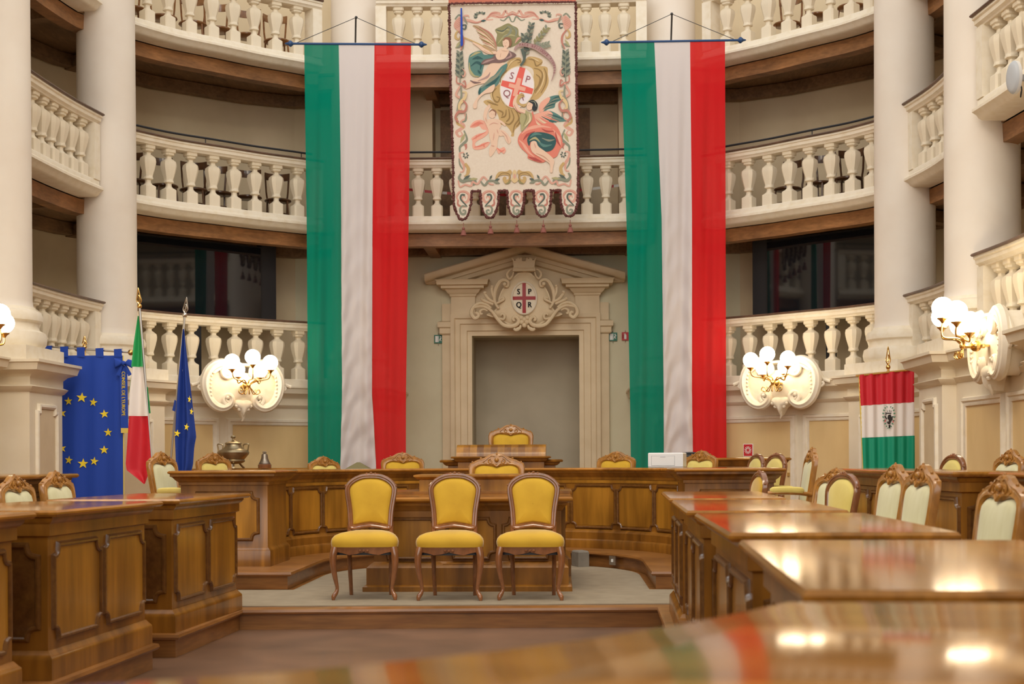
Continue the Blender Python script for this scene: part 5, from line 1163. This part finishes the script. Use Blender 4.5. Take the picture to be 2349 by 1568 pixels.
# Italian flag on a pole
ZI=15.4; org=at(335,1000,ZI)
def zrows(L): return [(Z4(0,Y)[1],Z4(a,0)[0],Z4(b,0)[0]) for Y,a,b in L]
t=thing('pole_flag','Italian green, white and red flag drooping from a pole by the star banner','flag',tuple(org),group=None)
for nm,rows,m in (('green_cloth',[(262,705,713),(450,680,735),(620,664,745)],sg2),('white_cloth',[(620,668,746),(800,652,765),(965,648,780)],swhite),('red_cloth',[(965,646,780),(1150,636,795),(1300,626,806),(1345,632,800),(1390,690,778),(1442,748,756)],sred)):
    mb,_=rowcloth(nm,t,org,ZI,zrows(rows),m,fold=.03,fq=2.2,ph=.4,push=.05)
    if nm=='white_cloth':
        g,_=rowcloth(nm,t,org,ZI,zrows([(615,664,690),(700,650,690),(800,638,670)]),sg2,fold=.01,push=.02,nv=10); mb.add(g.v,g.f,sg2)
        g,_=rowcloth(nm,t,org,ZI,zrows([(760,740,766),(850,750,775),(945,770,785)]),sg2,fold=.01,push=.0,nv=10); mb.add(g.v,g.f,sg2)
    mb.build(nm,t,ang=180)
mb=MB(); a=at(320,702,ZI)-org; b=at(357,1168,ZI)-org; dv=(a-b).normalized(); b=a-dv*((a.z-(.34-org.z))/dv.z); mb.tube([b,a],.014,steel); finial(mb,a,dv,gold,.20); mb.lathe([(.20,0),(.19,.03),(.04,.05),(.03,.15)],steel,c=(b.x,b.y,.325-org.z)); mb.build('pole',t)
# blue flag with stars on a pole
ZE=15.0; org=at(425,1000,ZE)
t=thing('pole_flag','dark blue flag with yellow stars drooping from a silver pole','flag',tuple(org))
rw=zrows([(355,1024,1031),(600,1002,1056),(900,982,1088),(1110,972,1112),(1180,975,1098),(1300,980,1090),(1350,984,1080),(1400,992,1040),(1437,1002,1030)])
mb,_=rowcloth('c',t,org,ZE,rw,blued,fold=.035,fq=3.2,push=.06)
for X,Y,q_ in ((1078,850,.5),(1092,935,.5),(992,1088,.9),(1058,1043,.7)):
    px,py=Z4(X,Y); S=[(px+(x-px)*q_,y) for x,y in star(px,py,9,80)]
    for i in range(10): onf([(px,py),S[i],S[(i+1)%10]],.105,starm,mb,z=ZE,org=org)
mb.build('flag_cloth',t,ang=180)
mb=MB(); onf([Z4(1010,640),Z4(1020,640),Z4(995,935),Z4(975,935)],.05,swhite,mb,z=ZE,org=org); onf([Z4(962,850),Z4(975,860),Z4(968,935),Z4(945,925)],.04,blued,mb,z=ZE,org=org); mb.build('sleeve',t,'white hem along the pole')
mb=MB(); a=at(424,722,ZE)-org; b=at(391,1060,ZE)-org; dv=(a-b).normalized(); b=a-dv*((a.z-(.34-org.z))/dv.z); mb.tube([b,a],.013,steel); finial(mb,a,dv,steel,.19); mb.lathe([(.20,0),(.19,.03),(.04,.05),(.03,.15)],steel,c=(b.x,b.y,.325-org.z)); mb.build('pole',t)
# small emblem banner
ZM=16.3; org=at(2035,950,ZM)
def Z3(x,y): return (1950+x/5.6,800+y/5.6)
t=thing('emblem_banner','red, white and green banner with a wreath emblem at the right','flag',tuple(org))
def skew(lst): return lst
def mexrows(y0,y1,a0,a1,b0,b1): return [(y0,a0,b0),(y1,a1,b1)]
def band(nm,TL,TR,BL,BR,m,ph=0):
    TL,TR,BL,BR=[Z3(*p) for p in (TL,TR,BL,BR)]
    def fn(u,v):
        px=(TL[0]+(TR[0]-TL[0])*u)*(1-v)+(BL[0]+(BR[0]-BL[0])*u)*v; py=(TL[1]+(TR[1]-TL[1])*u)*(1-v)+(BL[1]+(BR[1]-BL[1])*u)*v
        p=at(px,py,ZM); d=.016*sin(u*34+.5*v)+.012*sin(u*13+ph); return (p.x-org.x,p.y-org.y-d,p.z-org.z)
    mb=MB(); mb.grid(fn,60,12,m); return mb
mb=band('r',(110,335),(820,265),(135,728),(822,682),sred); mb.build('red_band',t,ang=180)
mb=band('w',(135,728),(822,682),(150,1140),(826,1112),swhite)
wr=mat('wreath green',(.03,.24,.13),.7)
for s in (-1,1):
    for i in range(9):
        a=R(-75+19*i); x=490+s*70*cos(a); y=885-140*sin(a)
        for k_ in (-1,1):
            dx,dy=(-s*sin(a)*-14+s*cos(a)*k_*14,-cos(a)*18-sin(a)*k_*8); px,py=Z3(x,y); qx,qy=Z3(x+dx,y+dy); nx,ny=(qy-py)*.35,-(qx-px)*.35
            onf([(px,py),((px+qx)/2+nx,(py+qy)/2+ny),(qx,qy),((px+qx)/2-nx,(py+qy)/2-ny)],.034,wr,mb,z=ZM,org=org)
for P,m in (([(455,820),(520,820),(520,834),(455,834)],black),([(480,850),(510,840),(540,900),(520,930),(500,970),(470,960),(490,920),(470,890)],black),([(440,850),(470,900),(455,905),(435,870)],black),([(432,935),(445,905),(452,910),(440,942)],sred),([(535,945),(542,915),(550,920),(545,950)],sred),([(485,975),(510,975),(508,1015),(488,1015)],black),([(445,815),(455,815),(458,850),(448,850)],black),([(468,790),(474,790),(476,812),(470,812)],black),([(495,785),(503,785),(503,812),(496,812)],black),([(515,790),(522,792),(520,815),(513,812)],black),([(525,870),(545,860),(540,890)],black),([(460,940),(480,930),(478,960)],black)):
    onf([Z3(*p) for p in P],.036,m,mb,z=ZM,org=org)
mb.build('white_band',t,ang=180)
mb=band('g',(150,1140),(826,1112),(168,1560),(830,1560),sgreen,.6); mb.build('green_band',t,ang=180)
mb=MB(); a=at(*Z3(75,345),ZM)-org; b=at(*Z3(825,262),ZM)-org; mb.tube([a,b],.012,gold); mb.tube([Vector(at(*Z3(118+q_*55,345+q_*1200),ZM)-org)+Vector((0,.004*(i%2),0)) for i,q_ in enumerate([k_/40 for k_ in range(41)])],.010,gfr,n=5)
e=at(*Z3(490,255),ZM+.06)-org; mb.tube([(e.x,e.y,.34-org.z),tuple(e)],.014,gold); finial(mb,e+Vector((0,0,.02)),Vector((0,0,1)),gold,.24); mb.lathe([(.18,0),(.17,.03),(.04,.05)],gold,c=(e.x,e.y,.325-org.z)); mb.build('gilt_stand',t)
